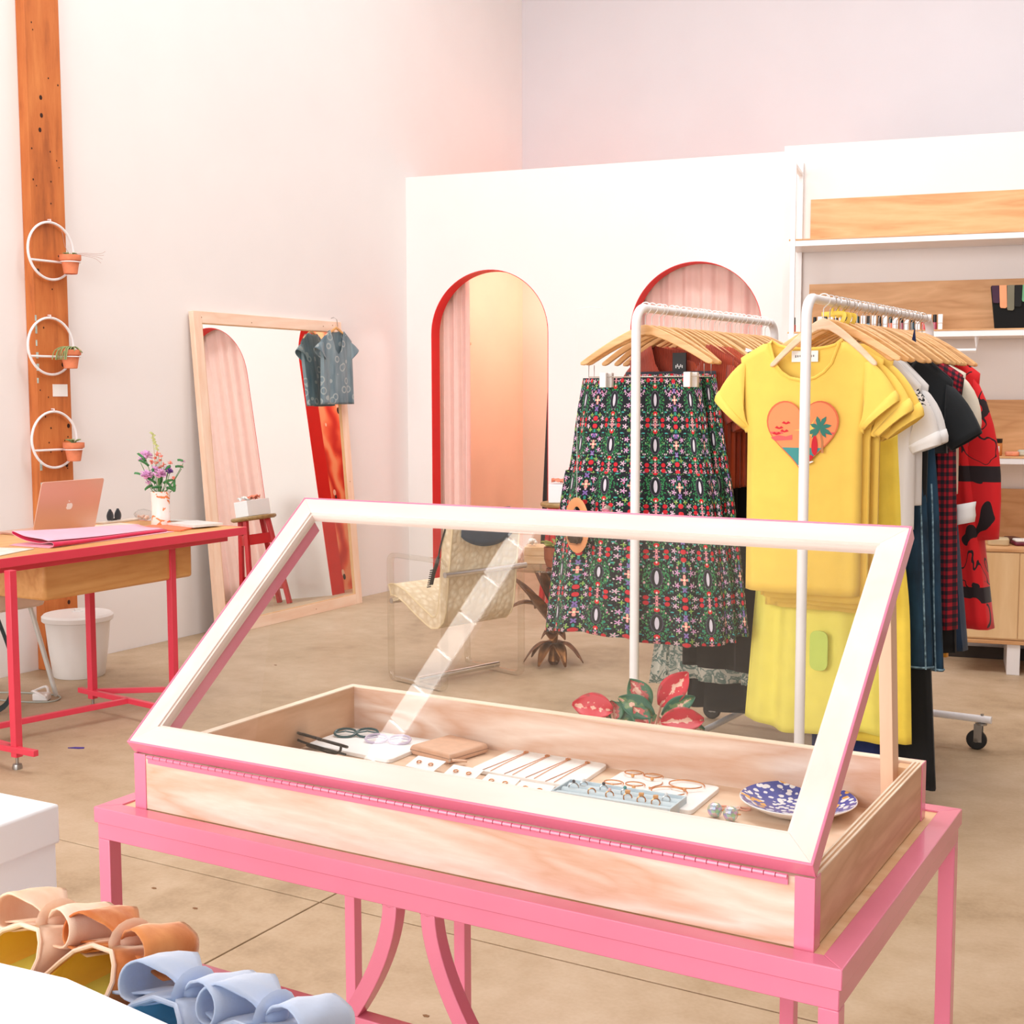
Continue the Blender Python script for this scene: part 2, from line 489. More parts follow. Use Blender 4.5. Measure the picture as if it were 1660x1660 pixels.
# small fill lamps added to brighten the two fitting rooms
for k, s0 in enumerate((1.08, 2.56)):
    p = wp(s0, PT+.75, 2.66)
    fx = thing('ceiling_lamp', ['white disc lamp fixed high inside the fitting room of the first arch', 'white disc lamp fixed high inside the fitting room of the second arch'][k], 'lamp', p)
    B().lathe([(.001, .03), (.12, .03), (.13, .02), (.13, 0), (.12, -.004)], 24, cap=False).build('shade', WPAINT, fx)
    B().box(.0, -.012, .03, .155, .012, .05).build('arm', WPAINT, fx)
    l = area('fitting_room_light', p-Vector((0, 0, .01)), (0, 0, 0), .22, .22, 24, (1, .95, .90)); l.data.shape = 'DISK'

# ------------------------------------------------------------------ pink display table
ZT = .7167
OX, OY = -1.5113, 1.4390            # front left corner of the case on the deck
BW, BD, BH = 1.08, .560, .088
tx0, tx1, ty0, ty1 = OX-.0563, OX+BW+.0445, OY-.0359, OY+BD+.0616
t = thing('display_table', 'pink steel display table with plywood top under the open showcase', 'table', ((tx0+tx1)/2, (ty0+ty1)/2, 0))
bx_, by_ = (tx0+tx1)/2, (ty0+ty1)/2
W2, D2 = (tx1-tx0)/2, (ty1-ty0)/2
fr = B()
a = .030; h = .022
def rail_mitre(b, W2, D2, a, z0, z1):
    o = [(-W2, -D2), (W2, -D2), (W2, D2), (-W2, D2)]; i = [(-W2+a, -D2+a), (W2-a, -D2+a), (W2-a, D2-a), (-W2+a, D2-a)]
    for k in range(4):
        p = [o[k], o[(k+1) % 4], i[(k+1) % 4], i[k]]
        b.prism(p, z0, z1, 'z')
rail_mitre(fr, W2, D2, a, ZT-h, ZT+.003)
fr.build('top_frame', PINK, t, bevel=.0012)
lo = B(); e = .004
rail_mitre(lo, W2-e, D2-e, .024, ZT-h-.026, ZT-h)
lo.build('apron_rail', PINK, t, bevel=.0012)
B().box(-W2+a, -D2+a, ZT-.012, W2-a, D2-a, ZT).build('deck', DECK, t)
for sx in (-1, 1):
    for sy in (-1, 1):
        cx, cy = sx*(W2-e-.012), sy*(D2-e-.012)
        B().box(cx-.012, cy-.012, 0, cx+.012, cy+.012, ZT-h-.026).build('leg', PINK, t, bevel=.0012)
zl = .498
for nm, (x0, y0, x1, y1) in {'lower_rail': (-W2+.028, -D2+.004, W2-.028, -D2+.028), 'lower_rail.b': (-W2+.028, D2-.028, W2-.028, D2-.004)}.items():
    pass
lr = B(); lr.box(-W2+.028, -D2+.004, zl-.026, W2-.028, -D2+.028, zl)
lr.build('lower_rail', PINK, t, bevel=.0012)
# flared uprights in the front, straight ones at the back
def flare(s):
    pts = []
    for k in range(13):
        u = k/12
        z = (ZT-h-.026) - u*(ZT-h-.026-zl)
        pts.append((s*(.031+.070*u**1.7), z))
    return pts
for s in (-1, 1):
    p = flare(s); w = .0115
    poly = []
    L = []; Rr = []
    for k, (x, z) in enumerate(p):
        x2, z2 = p[min(k+1, 12)]; x1, z1 = p[max(k-1, 0)]
        d = Vector((x2-x1, z2-z1)).normalized(); n = Vector((-d.y, d.x))
        L.append((x+n.x*w, z+n.y*w)); Rr.append((x-n.x*w, z-n.y*w))
    for k in range(1): pass
    b = B()
    rings = [[(L[k][0], -D2+.006, L[k][1]), (Rr[k][0], -D2+.006, Rr[k][1]), (Rr[k][0], -D2+.029, Rr[k][1]), (L[k][0], -D2+.029, L[k][1])] for k in range(13)]
    b.loft(rings)
    up = b.build('curved_upright', PINK, t, bevel=.001, angle=50)
    B().ball((p[0][0], -D2+.014, p[0][1]-.001), (.019, .009, .006), 12, 6).build('weld', PINK, up)
for x in (-.314, .326):
    B().box(x-.012, D2-.030, 0, x+.012, D2-.006, ZT-h-.026).build('rear_upright', PINK, t, bevel=.0012)

# ------------------------------------------------------------------ showcase with a raised glazed lid
sc = thing('showcase', 'shallow plywood showcase with a raised pink-edged glass lid', 'display case', (OX+BW/2, OY+BD/2, ZT))
w, d, T = BW/2, BD/2, .015
Zc = ZT
def pan(x0, y0, x1, y1, nm, m): return B().box(x0, y0, .002, x1, y1, BH-.002).build(nm, m, sc)
f1 = pan(-w, -d, w, -d+T, 'front_panel', PLY)
f2 = pan(-w, d-T, w, d, 'back_panel', PLY)
f3 = pan(-w, -d+T, -w+T, d-T, 'side_panel', PLYY)
f4 = pan(w-T, -d+T, w, d-T, 'side_panel', PLYY)
B().box(-w, d-T, BH-.002, w, d, BH).build('edge_banding', PLYEDGE, f2)
B().box(-w, -d+T, BH-.002, -w+T, d-T, BH).build('edge_banding', PLYEDGE, f3)
eb = B()
for k in range(5):
    eb.box(w-T+T*k/5, -d+T, BH-.002, w-T+T*(k+1)/5, d-T, BH-(.0004 if k % 2 else 0), m=k % 2)
eb.build('edge_banding', [PLYEDGE, plain('ply_glue_line', (196, 150, 110), .7)], f4)
B().box(-w+T, -d+T, .001, w-T, d-T, .005).build('case_floor', wood('case_floor_ply', (226, 190, 160), (242, 214, 190), 'x', 1.4, .5), sc)
for sx in (-1, 1):
    for sy in (-1, 1):
        b = B(); cx = sx*(w+.0015); cy = sy*(d+.0015); t_ = .0022; A = .024
        x0, x1 = sorted((cx, cx-sx*A)); y0, y1 = sorted((cy, cy-sy*t_))
        b.box(x0, y0, 0, x1, y1, BH)
        x0, x1 = sorted((cx, cx-sx*t_)); y0, y1 = sorted((cy-sy*t_, cy-sy*A))
        b.box(x0, y0, 0, x1, y1, BH)
        b.build('corner_bracket', PINK, sc, bevel=.0006)
hg = B()
for k in range(72):
    x = -w+.03+k*(2*w-.06)/72
    hg.tube([(x+.0006, -d-.004, BH-.002), (x+(2*w-.06)/72-.0006, -d-.004, BH-.002)], .0032, 8)
hg.box(-w+.03, -d-.0035, BH-.012, w-.03, -d-.001, BH-.002)
hg.build('piano_hinge', PINK, sc)['kind'] = 'stuff'
# lid
TH = .66918
LX0, LX1 = -.00642, BW+.00152
LS0, LS1 = -.01378, .55099
zb = BH+.02730
ct, st = cos(TH), sin(TH)
def lp(x, s, n=0):       # lid frame -> case frame, n along the lid's upward normal
    return (OX+x-(OX+w), OY+s*ct-n*st-(OY+d), zb+s*st+n*ct)
def lid_box(b, x0, x1, s0, s1, n0, n1, m=0):
    vs_ = [lp(x, s, n) for n in (n0, n1) for s in (s0, s1) for x in (x0, x1)]
    b.add(vs_, [(0, 2, 3, 1), (4, 5, 7, 6), (0, 1, 5, 4), (2, 6, 7, 3), (0, 4, 6, 2), (1, 3, 7, 5)], m)
def lid_mitre(b, x0, x1, s0, s1, ax, as_, n0, n1, mats=(0, 0)):
    o = [(x0, s0), (x1, s0), (x1, s1), (x0, s1)]; i = [(x0+ax, s0+as_), (x1-ax, s0+as_), (x1-ax, s1-as_), (x0+ax, s1-as_)]
    for k in range(4):
        p = [o[k], o[(k+1) % 4], i[(k+1) % 4], i[k]]
        vs_ = [lp(x, s, n0) for x, s in p]+[lp(x, s, n1) for x, s in p]
        b.add(vs_, [(0, 1, 2, 3), (7, 6, 5, 4)]+[(j, (j+1) % 4, 4+(j+1) % 4, 4+j) for j in range(4)], mats[k % 2])
b = B(); lid_mitre(b, LX0, LX1, LS0, LS1, .0035, .0035, -.024, .0005)
lidf = b.build('lid_trim', PINK, sc, bevel=.0008)
lidf['label'] = 'thin pink metal edging around the lid'
b = B(); lid_mitre(b, LX0+.0035, LX1-.0035, LS0+.0035, LS1-.0035, .034, .034, -.020, 0, (0, 1))
b.build('lid_frame', [LIDW, LIDWY], lidf, bevel=.0006)
b = B(); lid_mitre(b, LX0+.0375, LX1-.0375, LS0+.0375, LS1-.0375, .004, .004, -.018, -.003, (0, 1))
b.build('glazing_bead', [LIDW, LIDWY], lidf)
b = B(); lid_box(b, LX0+.036, LX1-.036, LS0+.036, LS1-.036, -.012, -.009)
b.build('lid_glass', PANE, sc)
# inner pink flange seen through the glass at the left
b = B(); lid_box(b, LX0+.036, LX0+.0372, LS0+.03, LS1-.04, -.043, -.0201)
lid_box(b, LX0+.0042, LX0+.036, LS0+.03, LS1-.04, -.043, -.0418)
b.build('lid_flange', PINK, sc)
kb = B(); c0 = Vector(lp(.545*BW+.01, LS1, -.008)); dirv = Vector((0, ct, st))
kb.tube([c0, c0+dirv*.006, c0+dirv*.008, c0+dirv*.016, c0+dirv*.018], [.003, .003, .007, .007, .004], 14)
kb.build('knob', STEEL, lidf)
# prop stick
ps = B()
p0 = Vector((-.448-(OX+w), 1.968-(OY+d), .005)); 
b0 = lp(BW-.034, .52, -.022)
ps.bar((BW-.038-w, d-.052, .006), (BW-.050-w, d-.060, b0[2]-.03), .019, .034, (0, 1, 0))
ps.build('prop_stick', wood('prop_ply', (222, 178, 146), (238, 202, 174), 'z', 1, .55), sc, bevel=.0008)
b = B(); b.box(BW-.034-w, d-.042, .005, BW-.015-w, d-.015, BH-.004); b.build('prop_block', DECK, sc)

# ------------------------------------------------------------------ things in the showcase (Zf = its floor)
Zf = ZT+.0055
K = 1.011
def rpoly(pts, r=.012, n=5):
    """rounded polygon"""
    out = []; N = len(pts)
    for i in range(N):
        p = Vector(pts[i]); a = (Vector(pts[i-1])-p); b = (Vector(pts[(i+1) % N])-p)
        rr = min(r, a.length*.45, b.length*.45); A = p+a.normalized()*rr; Bb = p+b.normalized()*rr
        for k in range(n+1):
            u = k/n; q = A*(1-u)**2+p*2*u*(1-u)+Bb*u*u; out.append((q.x, q.y))
    return out
def flat(name, label, cat, corners, th, m, r=.012, z=Zf, bevel=.0008, group=None):
    P = [(x*K, y*K) for x, y in corners]
    cx = sum(p[0] for p in P)/len(P); cy = sum(p[1] for p in P)/len(P)
    b = B().prism(rpoly([(x-cx, y-cy) for x, y in P], r), 0, th, 'z')
    o = b.build(name, m, bevel=bevel, loc=(cx, cy, z)); tag(o, label, cat, group); return o
flat('display_board', 'white board under four hair clips at the left back of the showcase', 'board', [(-1.474, 1.812), (-1.474, 1.945), (-1.283, 1.945), (-1.283, 1.800)], .007, CARD, .014)
flat('display_board', 'white board with four fine necklaces in the middle of the showcase', 'board', [(-1.136, 1.824), (-1.134, 1.966), (-.946, 1.962), (-.936, 1.818)], .007, CARD, .014)
flat('display_board', 'white board with gold bangles at the right back of the showcase', 'board', [(-.905, 1.808), (-.907, 1.938), (-.734, 1.934), (-.728, 1.796)], .007, CARD, .012)
# hair clips / spectacles on the first board
def clip(x, y, rz, m, label, name='hair_clip'):
    t = thing(name, label, 'hair clip', (x*K, y*K, Zf+.0072), rz)
    ov = [(.020*cos(2*pi*k/20), .0135*sin(2*pi*k/20), .006+.0045*sin(2*pi*k/20)) for k in range(20)]
    B().tube(ov, .0022, 8, closed=True).build('loop', m, t)
    B().tube([(-.019, 0, .006), (0, .001, .009), (.019, 0, .006)], .0016, 8).build('spring_bar', m, t)
    return t
TEAL = plain('dark_teal_acetate', (30, 78, 84), .25); LILAC = plain('lilac_acetate', (206, 192, 216), .3)
clip(-1.445, 1.888, .5, TEAL, 'dark teal oval hair clip, outermost on the white board')
clip(-1.410, 1.908, .5, TEAL, 'dark teal oval hair clip beside the lilac pair')
clip(-1.372, 1.884, .45, LILAC, 'pale lilac hair clip next to the teal clips')
clip(-1.331, 1.898, .45, LILAC, 'pale lilac hair clip at the board edge by the wallet')
# sunglasses
sg = thing('sunglasses', 'black sunglasses lying on their lenses in the showcase corner', 'sunglasses', (-1.418*K, 1.806*K, Zf+.011), 0, None, (radians(74), radians(0), radians(-14)))
for sx in (-1, 1):
    ring = [(sx*.036+.027*cos(2*pi*k/20), .010+.002*sin(2*pi*k/20), .019+.018*sin(2*pi*k/20)) for k in range(20)]
    lo_ = B().tube(ring, .0026, 8, closed=True).build('rim', BLACK, sg)
    le = B(); le.prism([(sx*.036+.026*cos(2*pi*k/20), .019+.017*sin(2*pi*k/20)) for k in range(20)], .0095, .011, 'y')
    le.build('lens', plain('smoke_lens', (44, 40, 34), .08, spec=.8), lo_)
    B().tube(smooth_path([(sx*.064, .010, .028), (sx*.062, .0, .027), (sx*.04, -.005-.002*sx, .024), (sx*-.01, -.006-.002*sx, .018), (sx*-.055, -.007-.002*sx, .006)]), .0022, 8).build('temple', BLACK, sg)
B().tube([(-.010, .01, .024), (0, .01, .028), (.010, .01, .024)], .0024, 8).build('bridge', BLACK, sg)
# wallet
WAL = plain('blush_leather', (222, 178, 150), .5, var=.05, scale=60)
wt = thing('wallet', 'blush leather zip wallet lying beside the board of clips', 'wallet', (-1.228*K, 1.903*K, Zf), radians(-12))
poly = [( -.046, 0), (.046, 0), (.05, .004), (.05, .014), (.046, .018), (-.046, .018), (-.052, .012), (-.052, .006)]
B().prism(poly, -.048, .048, 'y').build('body', WAL, wt, bevel=.003)
B().box(-.0505, -.0485, .0082, .0505, .0485, .0098).build('zip', plain('zip_tape', (168, 130, 110), .5), wt)
zp = B().tube([(.048, -.046, .009), (.054, -.054, .009)], .0022, 8); zp.build('zip_slider', SILVER, wt)
B().obox((.064, -.040, .008), (.026, .010, .003), (0, .1, .9)).build('pull_tab', WAL, wt, bevel=.001)
# earring cards
for k, (x, y, rz, lb) in enumerate([(-1.208, 1.798, -.12, 'white earring card tilted in front of the blush wallet'),
                                    (-1.125, 1.784, -.05, 'white earring card, second along the front edge of the case'),
                                    (-1.047, 1.768, -.02, 'white earring card, third along the front edge of the case'),
                                    (-.981, 1.762, 0, 'white earring card beside the pale blue ring tray')]):
    t = thing('earring_card', lb, 'card', (x*K, y*K, Zf), rz, 'earring cards along the front of the case')
    B().obox((0, 0, .011), (.062, .036, .0012), (.28, 0, 0)).build('card', CARD, t)
    for s in (-1, 1):
        B().tube([(s*.013+.0042*cos(q*pi/5), -.002+.0032*sin(q*pi/5), .013+.001*sin(q*pi/5)) for q in range(10)], .0010, 6, closed=True).build('earring', GOLD, t)
    B().tube([(0, -.010, .008), (0, -.011, 0)], .0009, 6).build('post', GOLD, t)
# necklaces
for k, (x, y) in enumerate([(-1.100, 1.950), (-1.057, 1.949), (-1.016, 1.948), (-.978, 1.946)]):
    lb = ['fine gold necklace on the white board, nearest the wallet', 'fine gold necklace, second from the wallet side of the board',
          'fine gold necklace, third from the wallet side of the board', 'fine gold necklace on the board, nearest the bangles'][k]
    t = thing('necklace', lb, 'necklace', (x*K, y*K, Zf+.0073), 0, 'necklaces on the white board')
    B().tube(smooth_path([(-.012, -.128, .0006), (-.007, -.07, .0006), (-.001, -.004, .0008), (.002, 0, .0008), (.002, -.006, .0008), (.001, -.07, .0006), (.003, -.126, .0006)]), .0006, 5).build('chain', GOLD, t)
    B().tube([(.004*cos(q*pi/5), .001+.004*sin(q*pi/5), .0016) for q in range(10)], .0010, 6, closed=True).build('pendant', GOLD, t)
# bangles
def bangle(x, y, r, lb, gem=True, rz=0):
    t = thing('bangle', lb, 'bangle', (x*K, y*K, Zf+.0074), rz, 'bangles on the white board')
    B().tube([(r*cos(radians(15+330*q/24)), r*.86*sin(radians(15+330*q/24)), .0025+.003*(q/24)) for q in range(25)], .0011, 7).build('wire', GOLD, t)
    if gem: B().ball((r*.2, -r*.82, .003), .0032, 10, 7).build('bead', plain('amber_bead', (222, 160, 100), .3), t)
bangle(-.880, 1.923, .016, 'gold bangle with a bead, back corner of the board near the necklaces')
bangle(-.845, 1.922, .016, 'gold bangle second along the back of the board')
bangle(-.886, 1.858, .016, 'gold bangle with bead just behind the blue ring tray')
bangle(-.852, 1.866, .016, 'gold bangle in the middle of the small bangle rows')
bangle(-.780, 1.905, .029, 'large open gold bangle with bead at the back of the board')
bangle(-.790, 1.858, .029, 'large open gold bangle nearest the ring tray')
t = thing('chain_bracelet', 'short gold chain bracelet between the small and large bangles', 'bracelet', (-.822*K, 1.892*K, Zf+.0074))
B().tube(smooth_path([(0, .014, .001), (.003, 0, .0012), (-.002, -.012, .001), (-.005, -.026, .001)]), .0009, 6).build('chain', GOLD, t)
B().ball((-.005, -.027, .002), .002, 8, 6).build('bead', GOLD, t)
# ring tray
TRAY = plain('pale_blue_velvet', (206, 222, 232), .9, var=.03)
t = thing('ring_tray', 'pale blue velvet ring tray near the front of the case', 'tray', (-.846*K, 1.790*K, Zf), radians(2))
b = B().box(-.1, -.036, 0, .1, .036, .003)
b.box(-.1, -.036, .003, -.097, .036, .018).box(.097, -.036, .003, .1, .036, .018).box(-.097, .033, .003, .097, .036, .018).box(-.097, -.036, .003, .097, -.033, .018)
b.build('tray_shell', TRAY, t, bevel=.0008)
b = B()
for k in range(3):
    b.tube([(-.096, -.022+.022*k, .0075), (.096, -.022+.022*k, .0075)], .0082, 10)
b.build('ring_roll', TRAY, t)
rings_ = [(-.078, 0, 'silver', 'tall silver ring at the wallet-side end of the tray', .008), (-.070, .020, 'pearl', 'silver ring with a pearl in the back groove of the tray', .006),
          (-.043, -.006, 'gold', 'low gold ring second in the front groove', .006), (-.034, .018, 'silver', 'silver ring with dark stone, second in the back groove', .006),
          (-.012, -.006, 'blush', 'pale pink ring in the middle of the tray', .0062), (.004, .016, 'teal', 'ring with a teal stone in the back groove', .006),
          (.018, -.004, 'amber', 'ring with a square amber stone, first of three', .0066), (.042, -.006, 'amber', 'ring with a square amber stone, middle of three', .0066),
          (.066, -.006, 'amber', 'ring with a square amber stone, last of three', .0066), (.074, .016, 'clear', 'thin clear ring in the back right corner of the tray', .006)]
GEM = {'silver': plain('gem_dark', (60, 60, 70), .2), 'pearl': plain('gem_pearl', (246, 240, 236), .2), 'gold': GOLD, 'blush': plain('gem_blush', (240, 200, 196), .3),
       'teal': plain('gem_teal', (40, 150, 150), .2), 'amber': plain('gem_amber', (222, 158, 92), .3), 'clear': plain('gem_clear', (236, 240, 244), .15)}
for x, y, g, lb, r in rings_:
    t = thing('finger_ring', lb, 'ring', (-.846*K+x, 1.790*K+y, Zf+.012), radians(20), 'rings in the tray')
    B().tube([(r*cos(q*pi/8), 0, r*sin(q*pi/8)+.003) for q in range(16)], .0011, 6, closed=True).build('band', SILVER if g in ('silver', 'pearl', 'teal', 'clear') else GOLD, t)
    if g == 'amber': B().obox((0, 0, r+.006), (.008, .007, .004)).build('stone', GEM[g], t, bevel=.0008)
    elif g != 'gold': B().ball((0, 0, r+.0055), .0028, 8, 6).build('stone', GEM[g], t)
# glitter ball earrings and elastic ties
s_ = NT('iridescent_glitter'); vo = s_.n('ShaderNodeTexVoronoi'); s_.put(vo.inputs['Vector'], s_.coord()); vo.inputs['Scale'].default_value = 180
s_.base(s_.mix(.55, vo.outputs[1], rgb(214, 226, 236))); GLIT = s_.fin(.25, .5)
for x, y, lb in [(-.694, 1.806, 'iridescent glitter ball earring nearer the ring tray'), (-.667, 1.800, 'iridescent glitter ball earring nearer the blue plate')]:
    t = thing('ball_earring', lb, 'earring', (x*K, y*K, Zf), 0, 'glitter ball earrings')
    B().ball((0, 0, .0115), .0115, 16, 10).build('ball', GLIT, t, angle=5)
    B().tube([(.009, 0, .012), (.016, 0, .013)], .0012, 6).build('post', GOLD, t)
t = thing('hair_ties', 'loose coral and pearl hair ties behind the glitter earrings', 'hair ties', (-.688*K, 1.858*K, Zf))
for k in range(3):
    B().tube([(-.012+k*.016+.010*cos(q*pi/7), .004*(k-1)+.006*sin(q*pi/7), .0016+.0008*sin(q)) for q in range(14)], .0014, 6, closed=True).build('loop', plain('coral_tie', (236, 168, 146), .7) if k != 1 else plain('pearl_tie', (240, 226, 220), .6), t)
# blue and white plate
s_ = NT('blue_white_glaze'); v_ = s_.coord('Object')
vo = s_.n('ShaderNodeTexVoronoi'); s_.put(vo.inputs['Vector'], v_); vo.inputs['Scale'].default_value = 95
n1 = s_.noise(v_, 60, 3, .5, 1.5)
blue = s_.mth('GREATER_THAN', s_.mth('ADD', vo.outputs[0], s_.mth('MULTIPLY', n1, .6)), .74)
n2 = s_.noise(s_.coord('Object', loc=(3, 1, 0)), 13, 1)
yel = s_.mth('GREATER_THAN', n2, .60)
c_ = s_.mix(blue, rgb(240, 243, 250), rgb(26, 62, 166)); 
c_ = s_.mix(s_.mth('MULTIPLY', yel, s_.mth('LESS_THAN', vo.outputs[0], .5)), c_, rgb(236, 176, 74))
s_.base(c_); PLATE = s_.fin(.18, coat=.4)
t = thing('plate', 'deep blue and white glazed plate with yellow flowers at the end of the case', 'plate', (-.5965*K+.002, 1.905*K-.012, Zf))
pr = [(.036, 0), (.040, 0), (.062, .006), (.086, .019), (.0885, .0215), (.087, .0225), (.060, .0105), (.034, .005), (.001, .0045)]
b = B(); b.lathe(pr[:6], 56, cap=False, m=1); b.lathe(pr[5:], 56, cap=False, m=0); b.lathe([(.036, 0), (.001, .001)], 56, cap=False, m=1)
o = b.build('dish', [PLATE, plain('white_glaze', (240, 240, 242), .15)], t, recalc=False, rot=(0, 0, .4))
t['label'] = 'deep blue and white plate with yellow flowers at the end of the case'

# ------------------------------------------------------------------ shoe table in the near corner
shT = .80
def ln(p, q, u): return (p[0]+(q[0]-p[0])*u, p[1]+(q[1]-p[1])*u)
P0 = (-1.232-.6*.543, .963+.6*.069); P1 = (-.689+.25*.543, .894-.25*.069)
tt = thing('shoe_table', 'white tabletop in the near corner that carries the shoes', 'table', (-1.05, .62, 0))
tc_ = (-1.05, .62)
poly = [(P0[0]-tc_[0], P0[1]-tc_[1]), (P1[0]-tc_[0], P1[1]-tc_[1]), (P1[0]-.06-tc_[0], .30-tc_[1]), (P0[0]-tc_[0], .34-tc_[1])]
B().prism(poly, shT-.022, shT, 'z').build('tabletop', plain('white_laminate', (240, 240, 242), .4, var=.01), tt, bevel=.002)
for x, y in ((-.42, .27), (.36, .17), (-.42, -.2), (.32, -.24)):
    B().box(x-.015, y-.015, 0, x+.015, y+.015, shT-.022).build('leg', WPAINT, tt, bevel=.001)
# big white shoe box with lid
sb = thing('shoe_box', 'closed white shoe box with lid at the left behind the mustard shoes', 'box', (-1.214, .832, shT), radians(2))
bxm = plain('white_box_board', (246, 247, 252), .6, var=.006)
B().box(-.115, -.098, 0, .115, .098, .10).build('carton', bxm, sb, bevel=.0015)
b = B(); b.box(-.1185, -.1015, .084, .1185, .1015, .127)
b.build('lid', bxm, sb, bevel=.003)
# low open white shoe box whose near walls hide the heels
ob = thing('shoe_box', 'low white open box wall in front of the shoes', 'box', (-.74, .63, shT))
wallp = [(-.98, .632), (-.813, .633), (-.746, .640), (-.690, .633), (-.634, .626), (-.54, .614), (-.47, .604)]
b = B(); rg = []
for x, y in wallp:
    rg.append([(x+.74, y-.63-.0015, 0), (x+.74, y-.63+.0015, 0), (x+.74, y-.63+.0015-.004, .135), (x+.74, y-.63-.0015-.004, .135)])
b.loft(rg); b.build('rim_wall', bxm, ob, bevel=.0006)
b = B(); b.box(-.24, -.20, 0, .26, -.03, .003); b.build('base', bxm, ob)
b = B(); b.box(-.243, -.20, 0, -.24, .0, .132); b.box(.262, -.20, 0, .265, -.03, .132); b.build('end_wall', bxm, ob)

# ------------------------------------------------------------------ bow shoes
def shoe(name, label, x, y, z, rz, mo, mi_, minsole, sling=False, s=1.0, grp=None, hi=None):
    t = thing(name, label, 'shoe', (x, y, z), rz, grp)
    L = .245*s
    # stations along +y: heel 0 .. toe 1 ; bow sits near u=.72
    def hw(u): return s*(.0285+.0135*sin(pi*min(1, u*.78))-.0 if u < .82 else (.0285+.0135*sin(pi*.64))*sqrt(max(0.02, 1-((u-.82)/.19)**2)))
    def ht(u): return s*(.052-.018*sin(pi*min(1, u/.62)) if u < .62 else .052-.030*((u-.62)/.38)**1.3)
    rings = []; top = []; n = 20; NU = 26
    for i in range(NU+1):
        u = .0+i/NU*.995
        w_, h_ = hw(u), ht(u)
        if u < .05: w_ *= sqrt(.35+.65*u/.05)
        a0 = 78 if u < .50 else (78*(1-((u-.50)/.13)) if u < .63 else 0)   # half opening in degrees from the top
        a0 = max(a0, 1)
        ring = []
        for j in range(n+1):
            a = radians(a0+(360-2*a0)*j/n)
            sx = sin(a); cz = cos(a)
            ex = abs(sx)**.7*(1 if sx > 0 else -1)
            zz = h_*.5*(1+(abs(cz)**.62)*(1 if cz > 0 else -1))
            if a0 > 40: zz = min(zz, h_*.80+0*u)
            ring.append((w_*ex, u*L, max(.004, zz)))
        rings.append(ring)
        if u <= .64: top.append((ring[0], ring[-1]))
    b = B(); b.loft(rings, cap=False, ring_closed=False)
    # heel closure
    r0 = rings[0]; c = len(b.v); b.v.append((0, -.004*s, .02*s))
    for j in range(n): b.f.append((j+1, j, c)); b.m.append(0); b.uv.append(None)
    r1 = (NU)*(n+1); c = len(b.v); b.v.append((0, L*.999, .012*s))
    for j in range(n): b.f.append((r1+j, r1+j+1, c)); b.m.append(0); b.uv.append(None)
    b.build('upper', [mo, mi_], t, solid=.0024, inner=1, recalc=True, off=-1)
    rim = [q[0] for q in top]+[q[1] for q in reversed(top)]
    B().tube([Vector(q)+Vector((0, 0, .001)) for q in rim], .0022*s, 7, closed=True).build('topline_piping', hi or mo, t)
    so = []
    for i in range(15):
        u = i/14; so.append((hw(u)*.96, u*L))
    sp = [(x_, y_) for x_, y_ in so]+[(-x_, y_) for x_, y_ in reversed(so)]
    B().prism(sp, 0, .005, 'z').build('sole', plain('tan_sole', (206, 170, 136), .6), t)
    sp = [(x_*.9, y_*.98+.003) for x_, y_ in so[:12]]+[(-x_*.9, y_*.98+.003) for x_, y_ in reversed(so[:12])]
    B().prism(sp, .0062, .0078, 'z').build('insole', minsole, t)
    if sling:
        B().tube(smooth_path([(.030*s, .055*s, .045*s), (.034*s, .035*s, .066*s), (.012*s, .02*s, .080*s), (-.014*s, .022*s, .080*s), (-.034*s, .04*s, .064*s), (-.030*s, .06*s, .044*s)], 5), .0035*s, 8, flat=(1.0, 1.9)).build('strap', hi or mo, t)
    # bow
    bow = bpy.data.objects.new('bow', None); COL.objects.link(bow); bow.parent = t
    bow.location = (0, L*.74, .046*s); bow.rotation_euler = (radians(-14), 0, 0)
    for sg_ in (-1, 1):
        prof = [(0, .004), (.014, .016), (.034, .0225), (.053, .017), (.059, .003), (.053, -.009), (.034, -.013), (.014, -.007), (0, -.004)]
        prof = [(p.x, p.y) for p in smooth_path([(a_, c_, 0) for a_, c_ in prof], 3)]
        rg = []
        for k in range(9):
            v = -1+2*k/8
            fl_ = .60+.40*1
            rg.append([(sg_*a_*s*(1-.04*v*v), v*s*(.013+.019*min(1, a_/.035)), c_*s*(1.1-.1*v*v)+.001*sin(5*a_*40+k)) for a_, c_ in prof])
        b = B(); b.loft(rg, cap=False, ring_closed=True)
        b.build('bow_loop', [mo, mi_], bow, solid=.002*s, recalc=True, inner=0)
        # tail lying under the loop
        tb = B()
        tb.grid(lambda u, v: (sg_*s*(.004+.070*u), s*((v-.5)*(.022+.036*u)+.010*u-.004), s*(-.007+.003*sin(u*5)-.004*u)), 10, 5)
        tb.build('bow_tail', mo, bow, solid=.0022*s, recalc=True)
    b = B()
    b.tube([(0, cos(q*pi/8)*.0175*s, .003*s+sin(q*pi/8)*.0115*s) for q in range(16)], .0055*s, 8, closed=True, flat=(1.5, .5))
    b.ball((0, 0, .003*s), (.008*s, .015*s, .009*s))
    b.build('bow_knot', hi or mo, bow)
    return t
def velvet(name, c, c2, sheen=1.0):
    s_ = NT(name); n1 = s_.noise(s_.coord(), 26, 4, .5, .6)
    s_.base(s_.ramp(n1, [(.3, rgb(*c)), (.7, rgb(*c2))]))
    s_.b.inputs['Sheen Weight'].default_value = sheen; s_.b.inputs['Sheen Roughness'].default_value = .35
    s_.b.inputs['Sheen Tint'].default_value = rgb(255, 220, 190)
    s_.bump(s_.noise(s_.coord(), 700, 2), .3, .0005)
    return s_.fin(.75)
VEL = velvet('apricot_velvet', (190, 92, 28), (224, 146, 84))
